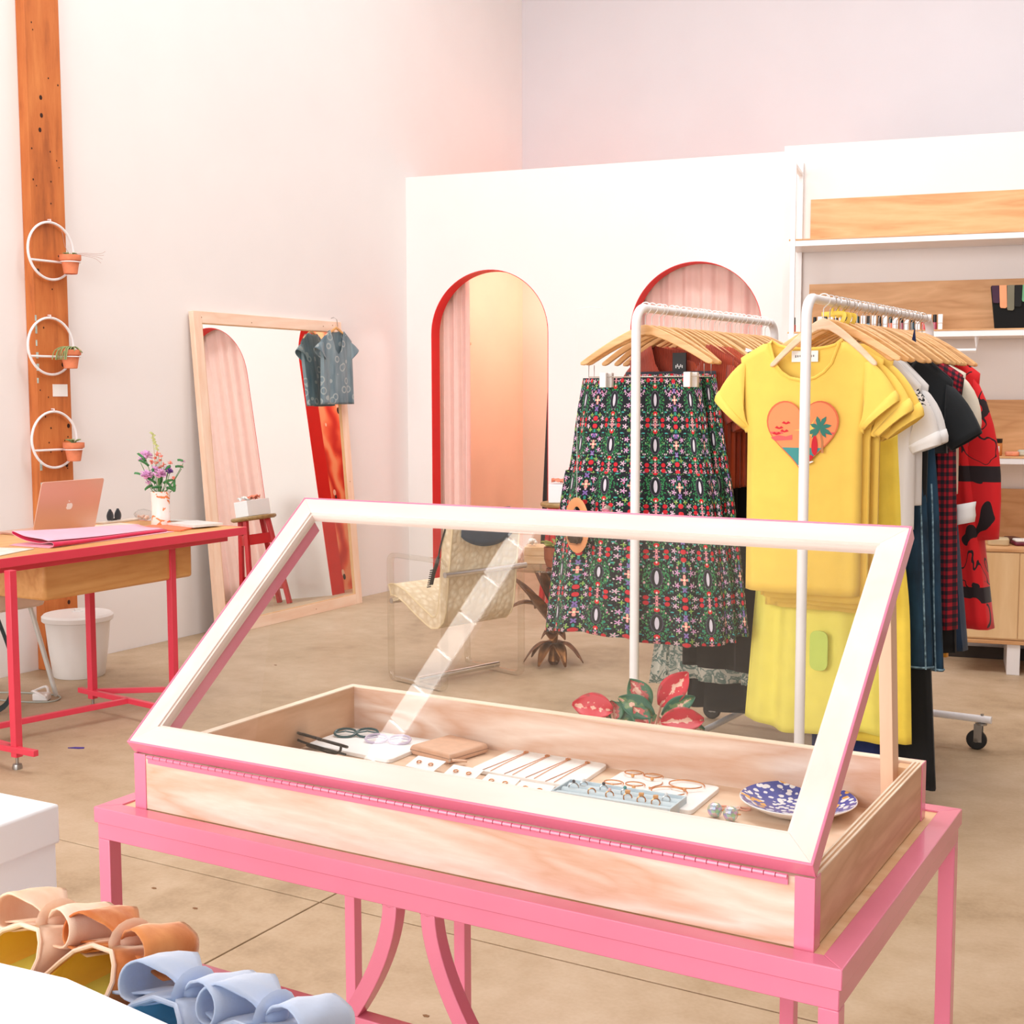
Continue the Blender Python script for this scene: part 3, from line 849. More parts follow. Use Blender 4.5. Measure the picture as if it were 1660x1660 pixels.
VELP = velvet('pale_apricot_velvet', (240, 196, 164), (250, 222, 202))
MUST = plain('mustard_lining', (250, 204, 84), .6, var=.03)
LIME = plain('lime_insole', (234, 228, 110), .6, var=.05)
SUE = cloth('pale_blue_suede', (196, 212, 240), .95, .03, sheen=.5)
SUEI = plain('sky_blue_lining', (140, 206, 240), .6, var=.05)
SUEH = plain('pale_blue_insole', (160, 214, 242), .6, var=.03)
shoe('bow_shoe', 'apricot velvet bow shoe with mustard lining beside the big white box', -.998, .655, shT+.010, radians(-3), VELP, MUST, LIME, True, 1.0, 'apricot pair', VELP)
shoe('bow_shoe', 'apricot velvet bow shoe with mustard lining next to the blue pair', -.901, .652, shT+.012, radians(-4), VEL, MUST, LIME, True, 1.0, 'apricot pair', VELP)
shoe('bow_shoe', 'pale blue suede bow shoe beside the apricot pair', -.787, .612, shT+.002, radians(-3), SUE, SUEI, SUEH, False, 1.03, 'blue pair')
shoe('bow_shoe', 'pale blue suede bow shoe, the one nearest the pink table', -.698, .612, shT+.002, radians(-3), SUE, SUEI, SUEH, False, 1.03, 'blue pair')

# ------------------------------------------------------------------ desk by the left wall
DZ = .766
dk = thing('desk', 'coral-framed desk with veneer top and slung drawer box along the left wall', 'desk', (-4.345, 3.72, 0))
dx, dy = -4.345, 3.72
x0, x1, y0, y1 = -4.71-dx, -3.985-dx, 2.92-dy, 4.50-dy
def mitre2(b, x0, y0, x1, y1, a, z0, z1):
    o = [(x0, y0), (x1, y0), (x1, y1), (x0, y1)]; i = [(x0+a, y0+a), (x1-a, y0+a), (x1-a, y1-a), (x0+a, y1-a)]
    for k in range(4): b.prism([o[k], o[(k+1) % 4], i[(k+1) % 4], i[k]], z0, z1, 'z')
b = B(); mitre2(b, x0, y0, x1, y1, .006, DZ-.034, DZ+.001); b.build('top_edge', CORAL, dk, bevel=.0015)
B().box(x0+.006, y0+.006, DZ-.030, x1-.006, y1-.006, DZ).build('tabletop', DESKW, dk)
b = B(); mitre2(b, x0+.05, y0+.05, x1-.05, y1-.07, .03, DZ-.060, DZ-.034); b.build('under_frame', CORAL, dk, bevel=.0015)
# drawer box
b = B().box(-4.56-dx, 3.46-dy, DZ-.205, -4.10-dx, 4.27-dy, DZ-.034); b.build('drawer_box', DESKW, dk, bevel=.012)
b = B()
legs = [(-3.885, 3.165), (-4.42, 3.165), (-4.36, 3.935), (-3.86+.0, 3.935), (-4.40, 4.40), (-4.40, 4.40)]
def dleg(x, y):
    x -= dx; y -= dy
    l = B().box(x-.015, y-.015, .045, x+.015, y+.015, DZ-.034).build('leg', CORAL, dk, bevel=.0015)
    B().lathe([(.006, .046), (.006, .020), (.016, .018), (.018, .008), (.018, 0)], 14, (x, y, 0)).build('levelling_foot', IRON, l)
dleg(-3.915, 3.155); dleg(-4.60, 3.155); dleg(-4.39, 3.945); dleg(-4.105, 4.145)
def dbar(p, q): B().bar((p[0]-dx, p[1]-dy, .075), (q[0]-dx, q[1]-dy, .075), .022, .022).build('foot_rail', CORAL, dk, bevel=.0012)
dbar((-4.66, 3.145), (-3.80, 3.145)); dbar((-4.47, 3.945), (-3.90, 3.875))
dbar((-4.30, 3.12), (-4.13, 3.90)); dbar((-3.915, 3.155), (-4.45, 3.23)); dbar((-4.39, 3.955), (-4.12, 4.15))

# laptop, seen from the back
s_ = NT('rose_aluminium'); s_.base(rgb(226, 184, 164)); ROSE = s_.fin(.42, .45)
lpz = DZ+.001
lt = thing('laptop', 'open rose gold laptop with its back to the room, white fruit emblem', 'laptop', (-4.515, 3.925, lpz), radians(90+1))
# local: x along width, y to the user's side (-X world is +y local here)
LWd, LH = .172, .232
B().prism(rpoly([(-LWd, 0), (LWd, 0), (LWd, .225), (-LWd, .225)], .012), 0, .009, 'z').build('base', ROSE, lt, bevel=.001)
B().box(-.145, .022, .009, .145, .125, .0098).build('keyboard', BLACK, lt)
tl = radians(17)
def lidp(x, h, n): return (x, -.001-h*sin(-tl)*1.0 + n*cos(tl), .008+h*cos(tl)+n*sin(tl)*0)
sh = B(); P_ = rpoly([(-LWd, 0), (LWd, 0), (LWd, LH), (-LWd, LH)], .012)
def scr(x, h, n):        # lid leans away from the keyboard, toward -y
    return (x, -h*sin(tl)-n*cos(tl), .009+h*cos(tl)-n*sin(tl))
N_ = len(P_)
sh.add([scr(x, h, 0) for x, h in P_]+[scr(x, h, .005) for x, h in P_], [tuple(range(N_)), tuple(range(2*N_-1, N_-1, -1))]+[(i, (i+1) % N_, N_+(i+1) % N_, N_+i) for i in range(N_)])
so_ = sh.build('screen_lid', ROSE, lt)
# emblem: apple silhouette with bite and leaf
ap = []
for k in range(40):
    a = 2*pi*k/40+pi/2
    r = .0165*(1+.06*cos(2*a)) - .0035*max(0, cos(a-pi/2))**10 - .0022*max(0, cos(a+pi/2))**12
    x, y = r*cos(a)*1.0, r*sin(a)*1.05
    ddx, ddy = x-.0225, y-.002
    dist = sqrt(ddx*ddx+ddy*ddy)
    if dist < .0095: x, y = .0225+ddx/dist*.0095, .002+ddy/dist*.0095
    ap.append((-x, y+LH*.5-.002))
leaf = [(0, .018), (.002, .023), (.0075, .027), (.0070, .021), (.003, .0185)]
em = B()
for P2 in (ap, [(-x-.001, y+LH*.5) for x, y in leaf]):
    n = len(P2)
    em.add([scr(x, h, .0049) for x, h in P2]+[scr(x, h, .0057) for x, h in P2], [tuple(range(n)), tuple(range(2*n-1, n-1, -1))]+[(i, (i+1) % n, n+(i+1) % n, n+i) for i in range(n)])
em.build('emblem', PAPER, so_)

# folded pink fabric
PKF = cloth('pink_fabric', (250, 178, 200), .8, .03); PKD = cloth('deep_pink_fabric', (210, 30, 80), .8, .04)
ff = thing('folded_fabric', 'folded pink fabric rolled at one end, lying along the desk edge', 'fabric', (-4.20, 3.83, DZ+.001))
LF = .66
def sheet(u, v, base):   # u across (x), v along (y)
    return base
prof = [(-.125, .001), (.055, .001), (.100, .002), (.112, .006), (.108, .012), (.085, .012), (.045, .008), (0, .010), (-.06, .016), (-.115, .026), (-.125, .030), (-.118, .036), (-.06, .028), (0, .023), (.05, .020), (.085, .017)]
P3 = smooth_path([(a_, c_, 0) for a_, c_ in prof], 4)
b = B(); rg = []
for k in range(15):
    v = k/14
    rg.append([(q.x*(1-.22*v)+.02*v-.045*v, -LF/2+LF*v*(1), q.y*(1.5-.85*v)+.0015*sin(6*v+q.x*30)+.0012) for q in P3])
b.loft(rg, cap=False, ring_closed=False); b.build('fold', [PKF, PKD], ff, solid=.0016, inner=1)
B().prism([(-.12, -LF/2-.02), (.10, -LF/2-.01), (.085, LF/2+.02), (-.11, LF/2)], 0, .0014, 'z').build('lower_layer', PKF, ff)

# vase and flowers
s_ = NT('white_vase_orange_floral'); v_ = s_.coord('Object')
nz = s_.noise(s_.coord('Object', loc=(.3, .1, 0)), 26, 2, .5, .8)
f_ = s_.mth('GREATER_THAN', nz, .585)
s_.base(s_.mix(f_, rgb(248, 244, 240), s_.mix(s_.noise(v_, 60, 2), rgb(232, 98, 40), rgb(246, 176, 120)))); VAS = s_.fin(.22, coat=.4)
vx, vy = -4.375, 4.362
va = thing('vase', 'white vase with orange flower print holding the mixed bouquet', 'vase', (vx, vy, DZ))
B().lathe([(.043, 0), (.045, .004), (.041, .05), (.041, .10), (.044, .150), (.047, .158), (.043, .158), (.038, .10), (.036, .01), (.001, .008)], 32, cap=False).build('body', VAS, va)
B().lathe([(.042, .140), (.001, .139)], 20, cap=False).build('water', plain('vase_water', (70, 110, 80), .2), va)
bq = thing('bouquet', 'mixed bouquet of lilac carnations, coral sprigs and green leaves in the vase', 'flowers', (vx, vy, DZ+.12))
STEMM = plain('stem_green', (84, 140, 76), .6, var=.15); LIL = plain('lilac_petal', (224, 170, 214), .7, var=.14, scale=90); CORP = plain('coral_petal', (240, 140, 120), .7, var=.15, scale=90)
PURP = plain('violet_petal', (92, 50, 130), .7, var=.15, scale=90); OLIVE = plain('olive_stem', (182, 186, 120), .6)
random.seed(11)
# bouquet frame: a (image-right) runs along +x*.87,+y*.5 ; z up
def bp(a, z, dpt=0): return (a*.866-dpt*.5, a*.5+dpt*.866, z)
heads = []
def stem(a, z, m, r=.0015, dpt=0, nm='stem'):
    return B().tube(smooth_path([(0, 0, -.08), bp(a*.15, .02), bp(a*.6, z*.55, dpt*.5), bp(a, z, dpt)], 4), r, 6).build(nm, m, bq)
def bloom(a, z, r, m, st, dpt=0, n=16):
    b = B(); c = Vector(bp(a, z, dpt))
    for k in range(n):
        th = random.uniform(0, 2*pi); el = random.uniform(-.2, 1.3)
        d = Vector((cos(th)*cos(el), sin(th)*cos(el), sin(el)))
        sd = d.cross(Vector((.3, .2, 1))).normalized(); up = sd.cross(d)
        base = c+d*r*.2
        def pt(u, v): return base+d*(r*.95*v)+sd*((u-.5)*r*.9*(.4+v*.6))+up*(r*.16*sin(u*9+k))*v
        b.grid(pt, 4, 3)
    b.ball(c, r*.4, 8, 6)
    return b.build('blossom', m, st, solid=.0006)
def leafp(b, c, d, L, w_):
    c = Vector(c); d = Vector(d).normalized(); sd = d.cross(Vector((0, .3, 1))).normalized(); up = sd.cross(d)
    b.grid(lambda u, v: c+d*L*v+sd*((u-.5)*w_*sin(pi*min(.98, v*.94+.05)))+up*(-.25*L*v*v+.02*abs(u-.5)), 4, 6)
for a, z, r, m, dp in [(-.062, .195, .026, LIL, 0), (-.055, .105, .028, LIL, -.03), (.010, .112, .028, LIL, -.05), (-.020, .13, .020, LIL, .0), (.035, .135, .016, LIL, .01), (-.035, .165, .013, CORP, 0), (-.085, .175, .012, LIL, 0), (-.045, .075, .013, LIL, -.03), (.052, .125, .016, PURP, -.03),
                       (.048, .165, .011, CORP, 0), (.108, .172, .009, LIL, 0), (.100, .148, .009, CORP, 0), (.068, .095, .010, CORP, -.02), (.066, .060, .009, CORP, 0)]:
    bloom(a, z, r, m, stem(a, z-.008, STEMM, dpt=dp), dp, 16 if r > .015 else 8)
for a, z in [(-.012, .20), (-.020, .185), (.010, .195), (.002, .175), (-.014, .165), (.012, .150), (0, .140), (.020, .160), (-.004, .21)]:
    bloom(a, z, .0095, CORP, stem(a, z-.005, STEMM, .0009), 0, 7)
tall = stem(-.030, .305, OLIVE, .0013)
b = B()
for k in range(7): leafp(b, bp(-.008-.0035*k, .22+.012*k), bp(random.choice([-1, 1])*.6, .8), .018, .004)
b.build('bud_spray', OLIVE, tall, solid=.0004)
lb = B()
for a, z, da, dz_, L, w_ in [(-.066, .170, -.3, .6, .05, .018), (-.050, .150, -.5, .5, .05, .018), (-.035, .140, .2, -.8, .05, .014), (.085, .175, .9, .1, .026, .010), (.075, .145, 1, .2, .036, .012),
                             (.055, .15, -.6, -.3, .030, .014), (.030, .075, .4, -.3, .05, .020), (-.020, .07, -.4, .4, .05, .022), (.0, .065, .1, .5, .05, .022), (.02, .07, .5, .3, .05, .02), (-.03, .06, -.7, -.2, .04, .018),
                             (.060, .105, .2, -.9, .05, .012), (.060, .08, .3, -1, .045, .012), (-.085, .11, -.8, .4, .03, .006), (.01, .05, -.5, .1, .045, .02), (.03, .05, .7, -.1, .04, .018)]:
    leafp(lb, bp(a, z, -.01), bp(da, dz_), L, w_)
lb.build('leaves', LEAF, bq, solid=.0005)

# small things on the desk
t = thing('coffee_cup', 'brown paper coffee cup with white lid at the near end of the desk', 'cup', (-4.655, 3.662, DZ))
B().lathe([(.026, 0), (.028, .001), (.037, .088), (.001, .089)], 26).build('cup_body', plain('kraft_brown', (196, 120, 56), .7), t)
B().lathe([(.039, .082), (.040, .086), (.038, .094), (.034, .100), (.001, .100)], 26).build('cup_lid', WPLAST, t)
def sheetobj(name, label, cat, x, y, z, sx, sy, th, rz, m, group=None):
    o = B().prism(rpoly([(-sx/2, -sy/2), (sx/2, -sy/2), (sx/2, sy/2), (-sx/2, sy/2)], .004), 0, th, 'z').build(name, m, loc=(x, y, z), rot=(0, 0, rz)); tag(o, label, cat, group); return o
ORNG = plain('orange_print', (240, 120, 76), .5, var=.15, scale=30)
sheetobj('magazine', 'open magazine with orange cover under the vase side of the desk', 'magazine', -4.255, 4.30, DZ+.0012, .24, .28, .006, .3, ORNG)
sheetobj('magazine', 'white magazine at the far desk corner', 'magazine', -4.20, 4.40, DZ+.0075, .20, .16, .010, -.2, plain('glossy_page', (228, 228, 226), .3, var=.06, scale=25))
sheetobj('booklet', 'thin grey booklet on the corner by the mirror', 'booklet', -4.36, 4.47, DZ+.0075, .14, .05, .008, .1, plain('grey_page', (200, 200, 196), .4, var=.1, scale=40))
sheetobj('paper_sheet', 'white papers lying at the near end of the desk', 'paper', -4.19, 3.30, DZ+.0012, .20, .24, .002, .3, plain('printed_page', (236, 226, 216), .5, var=.12, scale=22))
sheetobj('tray', 'low pale tray under the black clips', 'tray', -4.68, 4.42, DZ+.0012, .06, .28, .006, 0, plain('pale_tray', (222, 206, 190), .4))
sheetobj('notebook', 'cream notebook behind the pink fabric', 'notebook', -4.50, 4.16, DZ+.0012, .14, .24, .010, -.1, plain('cream_cover', (236, 214, 196), .5))
t = thing('claw_clip', 'pair of black claw clips standing on the desk beside the laptop', 'hair clip', (-4.70, 4.385, DZ+.0075), 0)
for s in (-1, 1):
    rg = []
    for k in range(9):
        u = k/8
        rg.append([(.009*cos(q*pi/5)*(1-.3*u), s*.024+.021*(sin(pi*(.25+.7*u)))*sin(q*pi/5)*1.0, .002+.052*u) for q in range(10)])
    B().loft(rg).build('claw', plain('slate_acetate', (52, 58, 64), .3), t)
B().tube([(0, -.016, .004), (0, .016, .004)], .005, 8).build('hinge', BLACK, t)
t = thing('clear_bag', 'crumpled clear bag of trinkets lying left of the vase', 'bag', (-4.60, 4.475, DZ+.011), .9)
rg = []
random.seed(3)
for k in range(9):
    u = k/8; r = sin(pi*(.06+.88*u))
    rg.append([(.045*r*cos(q*pi/6)+.002*sin(3*q+k), -.095+.19*u, max(.0, .022*r+.024*r*sin(q*pi/6)+.002*sin(4*q+2*k))) for q in range(12)])
B().loft(rg).build('film', glass('poly_film', (.97, .97, .97, 1), 1.4, .06, 1.6), t)
b = B()
for k in range(9): b.ball((random.uniform(-.02, .02), random.uniform(-.06, .06), .010), .007, 7, 5)
b.build('trinket', plain('trinket_mix', (236, 190, 170), .5, var=.3, scale=60), t)['kind'] = 'stuff'

# bin, side stool with strap, cables
t = thing('waste_bin', 'white plastic bin with lid standing against the timber post', 'bin', (-4.985, 4.40, 0))
B().lathe([(.001, 0), (.118, 0), (.122, .004), (.140, .14), (.154, .285), (.150, .286), (.118, .006)], 40, cap=False).build('bucket', WPLAST, t)
B().lathe([(.164, .272), (.168, .276), (.168, .296), (.158, .306), (.10, .312), (.03, .314), (.028, .307), (.001, .307)], 40, cap=True).build('bin_lid', WPLAST, t)
B().tube([(-.02, 0, .314), (-.018, 0, .326), (.018, 0, .326), (.02, 0, .314)], .003, 6).build('lid_handle', WPLAST, t)
t = thing('step_stool', 'white stool with splayed metal legs behind the desk legs', 'stool', (-4.92, 3.83, 0))
B().prism(rpoly([(-.19, -.20), (.19, -.20), (.19, .20), (-.19, .20)], .09), .42, .50, 'z').build('seat', plain('cream_seat', (240, 222, 206), .5), t, bevel=.012)
for sx in (-1, 1):
    for sy in (-1, 1): B().tube([(sx*.13, sy*.13, .42), (sx*.20, sy*.20, .0)], .011, 10).build('leg', plain('pale_metal', (222, 226, 222), .3, .3), t)
t = thing('strap', 'black strap trailing off the white stool to the floor', 'strap', (-4.70, 3.70, 0))
B().tube(smooth_path([(-.05, -.02, .512), (.035, -.035, .505), (.045, -.03, .44), (.085, 0, .28), (.105, .01, .17), (.08, -.02, .05), (.0, -.06, .008), (-.10, -.08, .008)], 6), .012, 8, flat=(.35, 1.3)).build('webbing', plain('black_webbing', (26, 40, 42), .7), t)
t = thing('power_cable', 'white power cable and adapter bundled on the floor under the desk', 'cable', (-4.74, 3.93, 0))
B().tube(smooth_path([(-.30, -.02, .004), (-.16, .06, .004), (.03, .10, .004), (.10, .02, .004), (.02, -.05, .004), (-.20, -.10, .004), (-.34, -.08, .004)], 6), .0035, 6).build('cord', plain('grey_cord', (180, 188, 180), .5), t)
B().obox((.03, .01, .018), (.07, .05, .034), (0, 0, .5)).build('adapter', WPLAST, t, bevel=.006)
B().tube(smooth_path([(.05, .03, .03), (.0, .06, .05), (-.04, .02, .03), (.02, -.02, .046), (.07, 0, .02)], 5), .006, 6).build('cord_bundle', WPLAST, t)
t = B().prism([(-.035, -.006), (.01, -.010), (.03, -.004), (.026, .008), (-.01, .007)], 0, .003, 'z').build('paper_scrap', plain('violet_scrap', (70, 50, 140), .6), loc=(-3.944, 3.458, .0005), rot=(0, 0, .4)); tag(t, 'small violet paper scrap on the concrete floor', 'scrap')
t = tag(B().box(-.0015, -.045, -.03, .0015, .045, .03).build('wall_card', PAPER, loc=(FX0+.0638, 4.528, 1.385)), 'small white card pinned on the timber post between planters', 'card')

# ring planters on the post
random.seed(21)
def ring_planter(y, z, lab, kind):
    X = FX0+.078
    t = thing('ring_planter', 'white metal ring planter %s on the timber post' % lab, 'planter', (X, y, z), 0, 'ring planters on the post')
    R = .138
    B().tube([(0, R*cos(2*pi*k/48), R*sin(2*pi*k/48)) for k in range(48)], .0062, 8, closed=True).build('ring', WPAINT, t)
    B().tube([(0, -R+.01, -.05), (0, R-.01, -.05)], .0055, 8).build('cross_bar', WPAINT, t)
    B().tube([(.052+.048*cos(q*pi/10), .072+.048*sin(q*pi/10), -.05) for q in range(20)], .003, 6, closed=True).build('pot_hoop', WPAINT, t)
    B().tube([(-.014, 0, R+.012), (.004, 0, R+.012), (.004, 0, R+.002)], .004, 8).build('hook', plain('clear_hook', (246, 226, 226), .3), t)
    p = thing('flower_pot', 'terracotta pot held in the %s ring planter' % lab, 'pot', (X+.052, y+.072, z-.108), 0, 'terracotta pots in the ring planters')
    B().lathe([(.030, 0), (.0325, .002), (.043, .064), (.050, .066), (.052, .070), (.052, .092), (.047, .092), (.041, .070), (.030, .010), (.001, .008)], 26, cap=False).build('pot', TERRA, p)
    B().lathe([(.043, .080), (.001, .083)], 16, cap=False).build('soil', SOIL, p)
    pl = thing('air_plant', {'wisp': 'thin dry trailing plant in the top ring planter', 'spill': 'green trailing succulent spilling from the middle ring planter', 'tuft': 'small grey-green tuft in the bottom ring planter'}[kind], 'plant', (X+.052, y+.072, z-.026))
    b = B()
    if kind == 'wisp':
        for k in range(14):
            a = random.uniform(0, 2*pi); b.tube([(0, 0, 0), (.02*cos(a), .02*sin(a), .02), (.035*cos(a), .035*sin(a), .018)], [.004, .003, .001], 5)
        b.build('leaf_tuft', SAGE, pl)
        b = B()
        for k in range(4): b.tube(smooth_path([(0, 0, .01), (.03, .05, .01+.004*k), (.06, .10+.01*k, .0+.008*k), (.06, .14+.01*k, .02*(k-1))], 4), .0009, 5)
        b.tube(smooth_path([(0, 0, .01), (0, -.03, .05), (.01, -.05, .10), (.01, -.055, .12)], 4), .001, 5)
        b.build('tendril', plain('dry_stem', (196, 160, 150), .8), pl)
    else:
        n = 26 if kind == 'spill' else 22
        for k in range(n):
            a = random.uniform(0, 2*pi); L = random.uniform(.03, .06) if kind == 'spill' else random.uniform(.03, .045)
            if kind == 'spill':
                P_ = [(0, 0, 0), (L*.5*cos(a), L*.5*sin(a), .025), (L*cos(a), L*sin(a)*1.1-(.02 if sin(a) < 0 else 0), .015-random.uniform(0, .02))]
                if sin(a) < -.3: P_.append((L*1.1*cos(a), L*sin(a)*1.2-.03, -.04))
            else: P_ = [(0, 0, 0), (L*.4*cos(a), L*.4*sin(a), .018), (L*.9*cos(a), L*.9*sin(a), .026)]
            b.tube(smooth_path(P_, 3), .0025, 5)
        b.build('leaf_tuft', SAGE, pl)
ring_planter(4.487, 2.062, 'top', 'wisp'); ring_planter(4.468, 1.600, 'middle', 'spill'); ring_planter(4.471, 1.143, 'bottom', 'tuft')

# ------------------------------------------------------------------ leaning floor mirror
FRAMEW = wood('blush_pine', (240, 200, 172), (250, 222, 200), 'z', 1.2, .5, figure=.4)
FRAMEWY = wood('blush_pine_rail', (240, 200, 172), (250, 222, 200), 'y', 1.2, .5, figure=.4)
MX, MY = -5.092, 6.185
mr = thing('floor_mirror', 'large blush pine framed mirror leaning on the left wall', 'mirror', (MX, MY, 0), 0)
tlt = atan2(.142, 1.83); mr.rotation_euler = (0, -tlt, radians(1.4))
MH, MWd = 1.835, .695
# local: y along width, z up, x out of the wall
for nm, (y0_, z0_, y1_, z1_), m in [('stile', (-MWd, 0, -MWd+.066, MH), FRAMEW), ('stile', (MWd-.066, 0, MWd, MH), FRAMEW), ('rail', (-MWd+.066, 0, MWd-.066, .066), FRAMEWY), ('rail', (-MWd+.066, MH-.066, MWd-.066, MH), FRAMEWY)]:
    B().box(-.035, y0_, z0_, 0, y1_, z1_).build('frame_'+nm, m, mr, bevel=.002)
b = B()
for y0_, z0_, y1_, z1_ in [(-MWd+.066, .066, -MWd+.070, MH-.066), (MWd-.070, .066, MWd-.066, MH-.066), (-MWd+.07, .066, MWd-.07, .070), (-MWd+.07, MH-.070, MWd-.07, MH-.066)]:
    b.box(-.012, y0_, z0_, -.002, y1_, z1_)
b.build('mirror_bead', wood('bead_wood', (212, 160, 110), (226, 180, 132), 'z', 1, .5), mr)
B().box(-.016, -MWd+.066, .066, -.012, MWd-.066, MH-.066).build('mirror_glass', MIRROR, mr)
b = B()
for y_, z_ in [(-.63, 1.80), (-.60, .62), (.66, .80), (.5, 1.80), (.2, .03), (-.2, 1.79), (.60, 1.81)]: b.ball((.0, y_, z_), (.001, .004, .004), 8, 4)
b.build('plug_dot', plain('plug_dark', (170, 110, 70), .7), mr)['kind'] = 'stuff'

# ------------------------------------------------------------------ small hanging blouse on the mirror corner
def surf(width_fn, y_fn): pass
s_ = NT('blue_grey_print'); v_ = s_.coord('Object'); vo = s_.n('ShaderNodeTexVoronoi'); s_.put(vo.inputs['Vector'], v_); vo.inputs['Scale'].default_value = 15
ringm = s_.mth('LESS_THAN', s_.mth('ABSOLUTE', s_.mth('SUBTRACT', vo.outputs[0], .30)), .06)
nn = s_.noise(s_.coord('Object', (1, 1, .2)), 22, 3)
s_.base(s_.mix(s_.mth('MULTIPLY', ringm, .55), s_.ramp(nn, [(.3, rgb(84, 106, 118)), (.7, rgb(134, 150, 156))]), rgb(186, 190, 188))); BGP = s_.fin(.85, sheen=.2)
def top_garment(name, label, cat, root_loc, rz, mat, Z, cx=0, hw=.18, hd=.035, sleeve=None, neck=.085, scoop=.08, back_scoop=.02, shoulder=None, flare=1.0, folds=5, amp=.006, seed=0,
                collar=None, solid=.0018, group=None, hem_mat=None, hemh=.02, longs=None, parent_only=None, sl_mat=None):
    """T-shirt like garment. Z = (hem, armpit, shoulder_tip, neck_side) heights; shoulder = half width at the shoulder tips"""
    rnd = random.Random(seed); ph = rnd.uniform(0, 6)
    t = thing(name, label, cat, root_loc, rz, group)
    zh, za, zs, zn = Z; sh_ = shoulder or hw*1.06
    n = 56; rings = []
    def ztop(x, front):
        ax = abs(x)
        if ax < neck:
            k = sqrt(max(0, 1-(ax/neck)**2)); return zn-(scoop if front else back_scoop)*k
        u = (ax-neck)/(sh_-neck); return zn+(zs-zn)*u
    rows = 26
    for i in range(rows+1):
        v = i/rows; ring = []
        body = v < .62
        for j in range(n):
            a = 2*pi*j/n
            front = sin(a) < 0
            if body:
                u = v/.62
                w_ = hw*(flare+(1-flare)*u)
                z = zh+(za-zh)*u
                d_ = hd*(1+.25*(1-u))
            else:
                u = (v-.62)/.38
                w_ = hw+(sh_-hw)*u; d_ = hd*(1-.60*u)
                z = None
            x = w_*(abs(cos(a))**.75)*(1 if cos(a) > 0 else -1)
            y = d_*(abs(sin(a))**.8)*(1 if sin(a) > 0 else -1)
            fold = amp*(1-.5*v)*(sin(folds*a+ph+.9*v)+.5*sin((folds*2+1)*a+ph*2))
            if z is None:
                zt = ztop(x, front)
                z = za+(zt-za)*u
                if abs(x) >= neck*.98: pass
                else: y += (-1 if front else 1)*.012*u*sqrt(max(0, 1-(abs(x)/neck)**2))
                fold *= (1-u)
            y += fold; x += fold*.4
            ring.append((cx+x, y, z))
        rings.append(ring)
    b = B(); b.loft(rings, cap=False, uvs=lambda i, j: ((j/n)*hw*4, ((j+1)/n)*hw*4, i/rows*(zn-zh), (i+1)/rows*(zn-zh)))
    b.build('body', mat, t, solid=solid, recalc=True)
    if hem_mat is not None:
        b = B(); b.loft([[(q[0]+(q[0]-cx)*.006, q[1]*1.02, q[2]-.0015) for q in rings[0]], [(q[0]+(q[0]-cx)*.006, q[1]*1.02, q[2]+hemh) for q in rings[0]]], cap=False)
        b.build('hem', hem_mat, t, solid=.001)
    if collar is not None:
        top = rings[-1]
        ids = [j for j in range(n) if abs(top[j][0]-cx) < neck*1.02]
        fr_ = [top[j] for j in ids if sin(2*pi*j/n) < 0]; bk = [top[j] for j in ids if sin(2*pi*j/n) >= 0]
        fr_.sort(key=lambda q: q[0]); bk.sort(key=lambda q: -q[0])
        loop = [Vector(q) for q in fr_+bk]
        B().tube(loop, .0055, 8, closed=True).build('collar', collar, t)
    if sleeve:
        L, drop, r0, r1, cuff = sleeve
        r0 = (zs-za)/2*.97
        for s in (-1, 1):
            st_ = Vector((cx+s*(sh_-.018), 0, (zs+za)/2)); en = Vector((cx+s*(sh_+L), 0, (zs+za)/2-drop))
            rg = []; m_ = 20
            ax = (en-st_).normalized(); pr_ = Vector((-ax.z*s, 0, ax.x*s))
            if pr_.z < 0: pr_ = -pr_
            def ringat(u, grow=0):
                up = Vector((0, 0, 1)).lerp(pr_, min(1, u*1.15)**.8).normalized()
                c = st_.lerp(en, u); r = r0+(r1-r0)*min(1, u)**.8+grow
                return [c+up*(r*cos(2*pi*q/m_))+Vector((0, 1, 0))*((hd*.55+(.030-hd*.55)*min(1, u)+grow)*sin(2*pi*q/m_)*(1+.10*sin(3*2*pi*q/m_+seed))) for q in range(m_)]
            rg = [ringat(i/7) for i in range(8)]
            b = B(); b.loft(rg, cap=False)
            so = b.build('sleeve', sl_mat or mat, t, solid=solid)
            if cuff:
                b = B(); b.loft([ringat(.72, .002), ringat(.86, .005), ringat(1.0, .004), ringat(1.03, .0)], cap=False); b.build('cuff', cuff, so, solid=.002)
    return t
bl = top_garment('hanging_blouse', 'small blue-grey patterned sleeveless blouse hanging from the mirror corner', 'blouse', (-5.155, 6.70, 1.0), radians(86), BGP, (.30, .60, .70, .775), hw=.145, hd=.020, sleeve=(.012, .035, .085, .06, None), neck=.05, scoop=.16, shoulder=.145, folds=6, amp=.007, seed=4, flare=1.05)
B().tube([(0, -.012, .79), (0, -.004, .835), (.0, .02, .85), (.0, .042, .845)], .003, 6).build('hook', STEEL, bl)
B().prism([(-.10, .725), (0, .775), (.10, .725), (.10, .738), (0, .792), (-.10, .738)], -.005, .005, 'y').build('hanger_bar', HANGW, bl, bevel=.002)

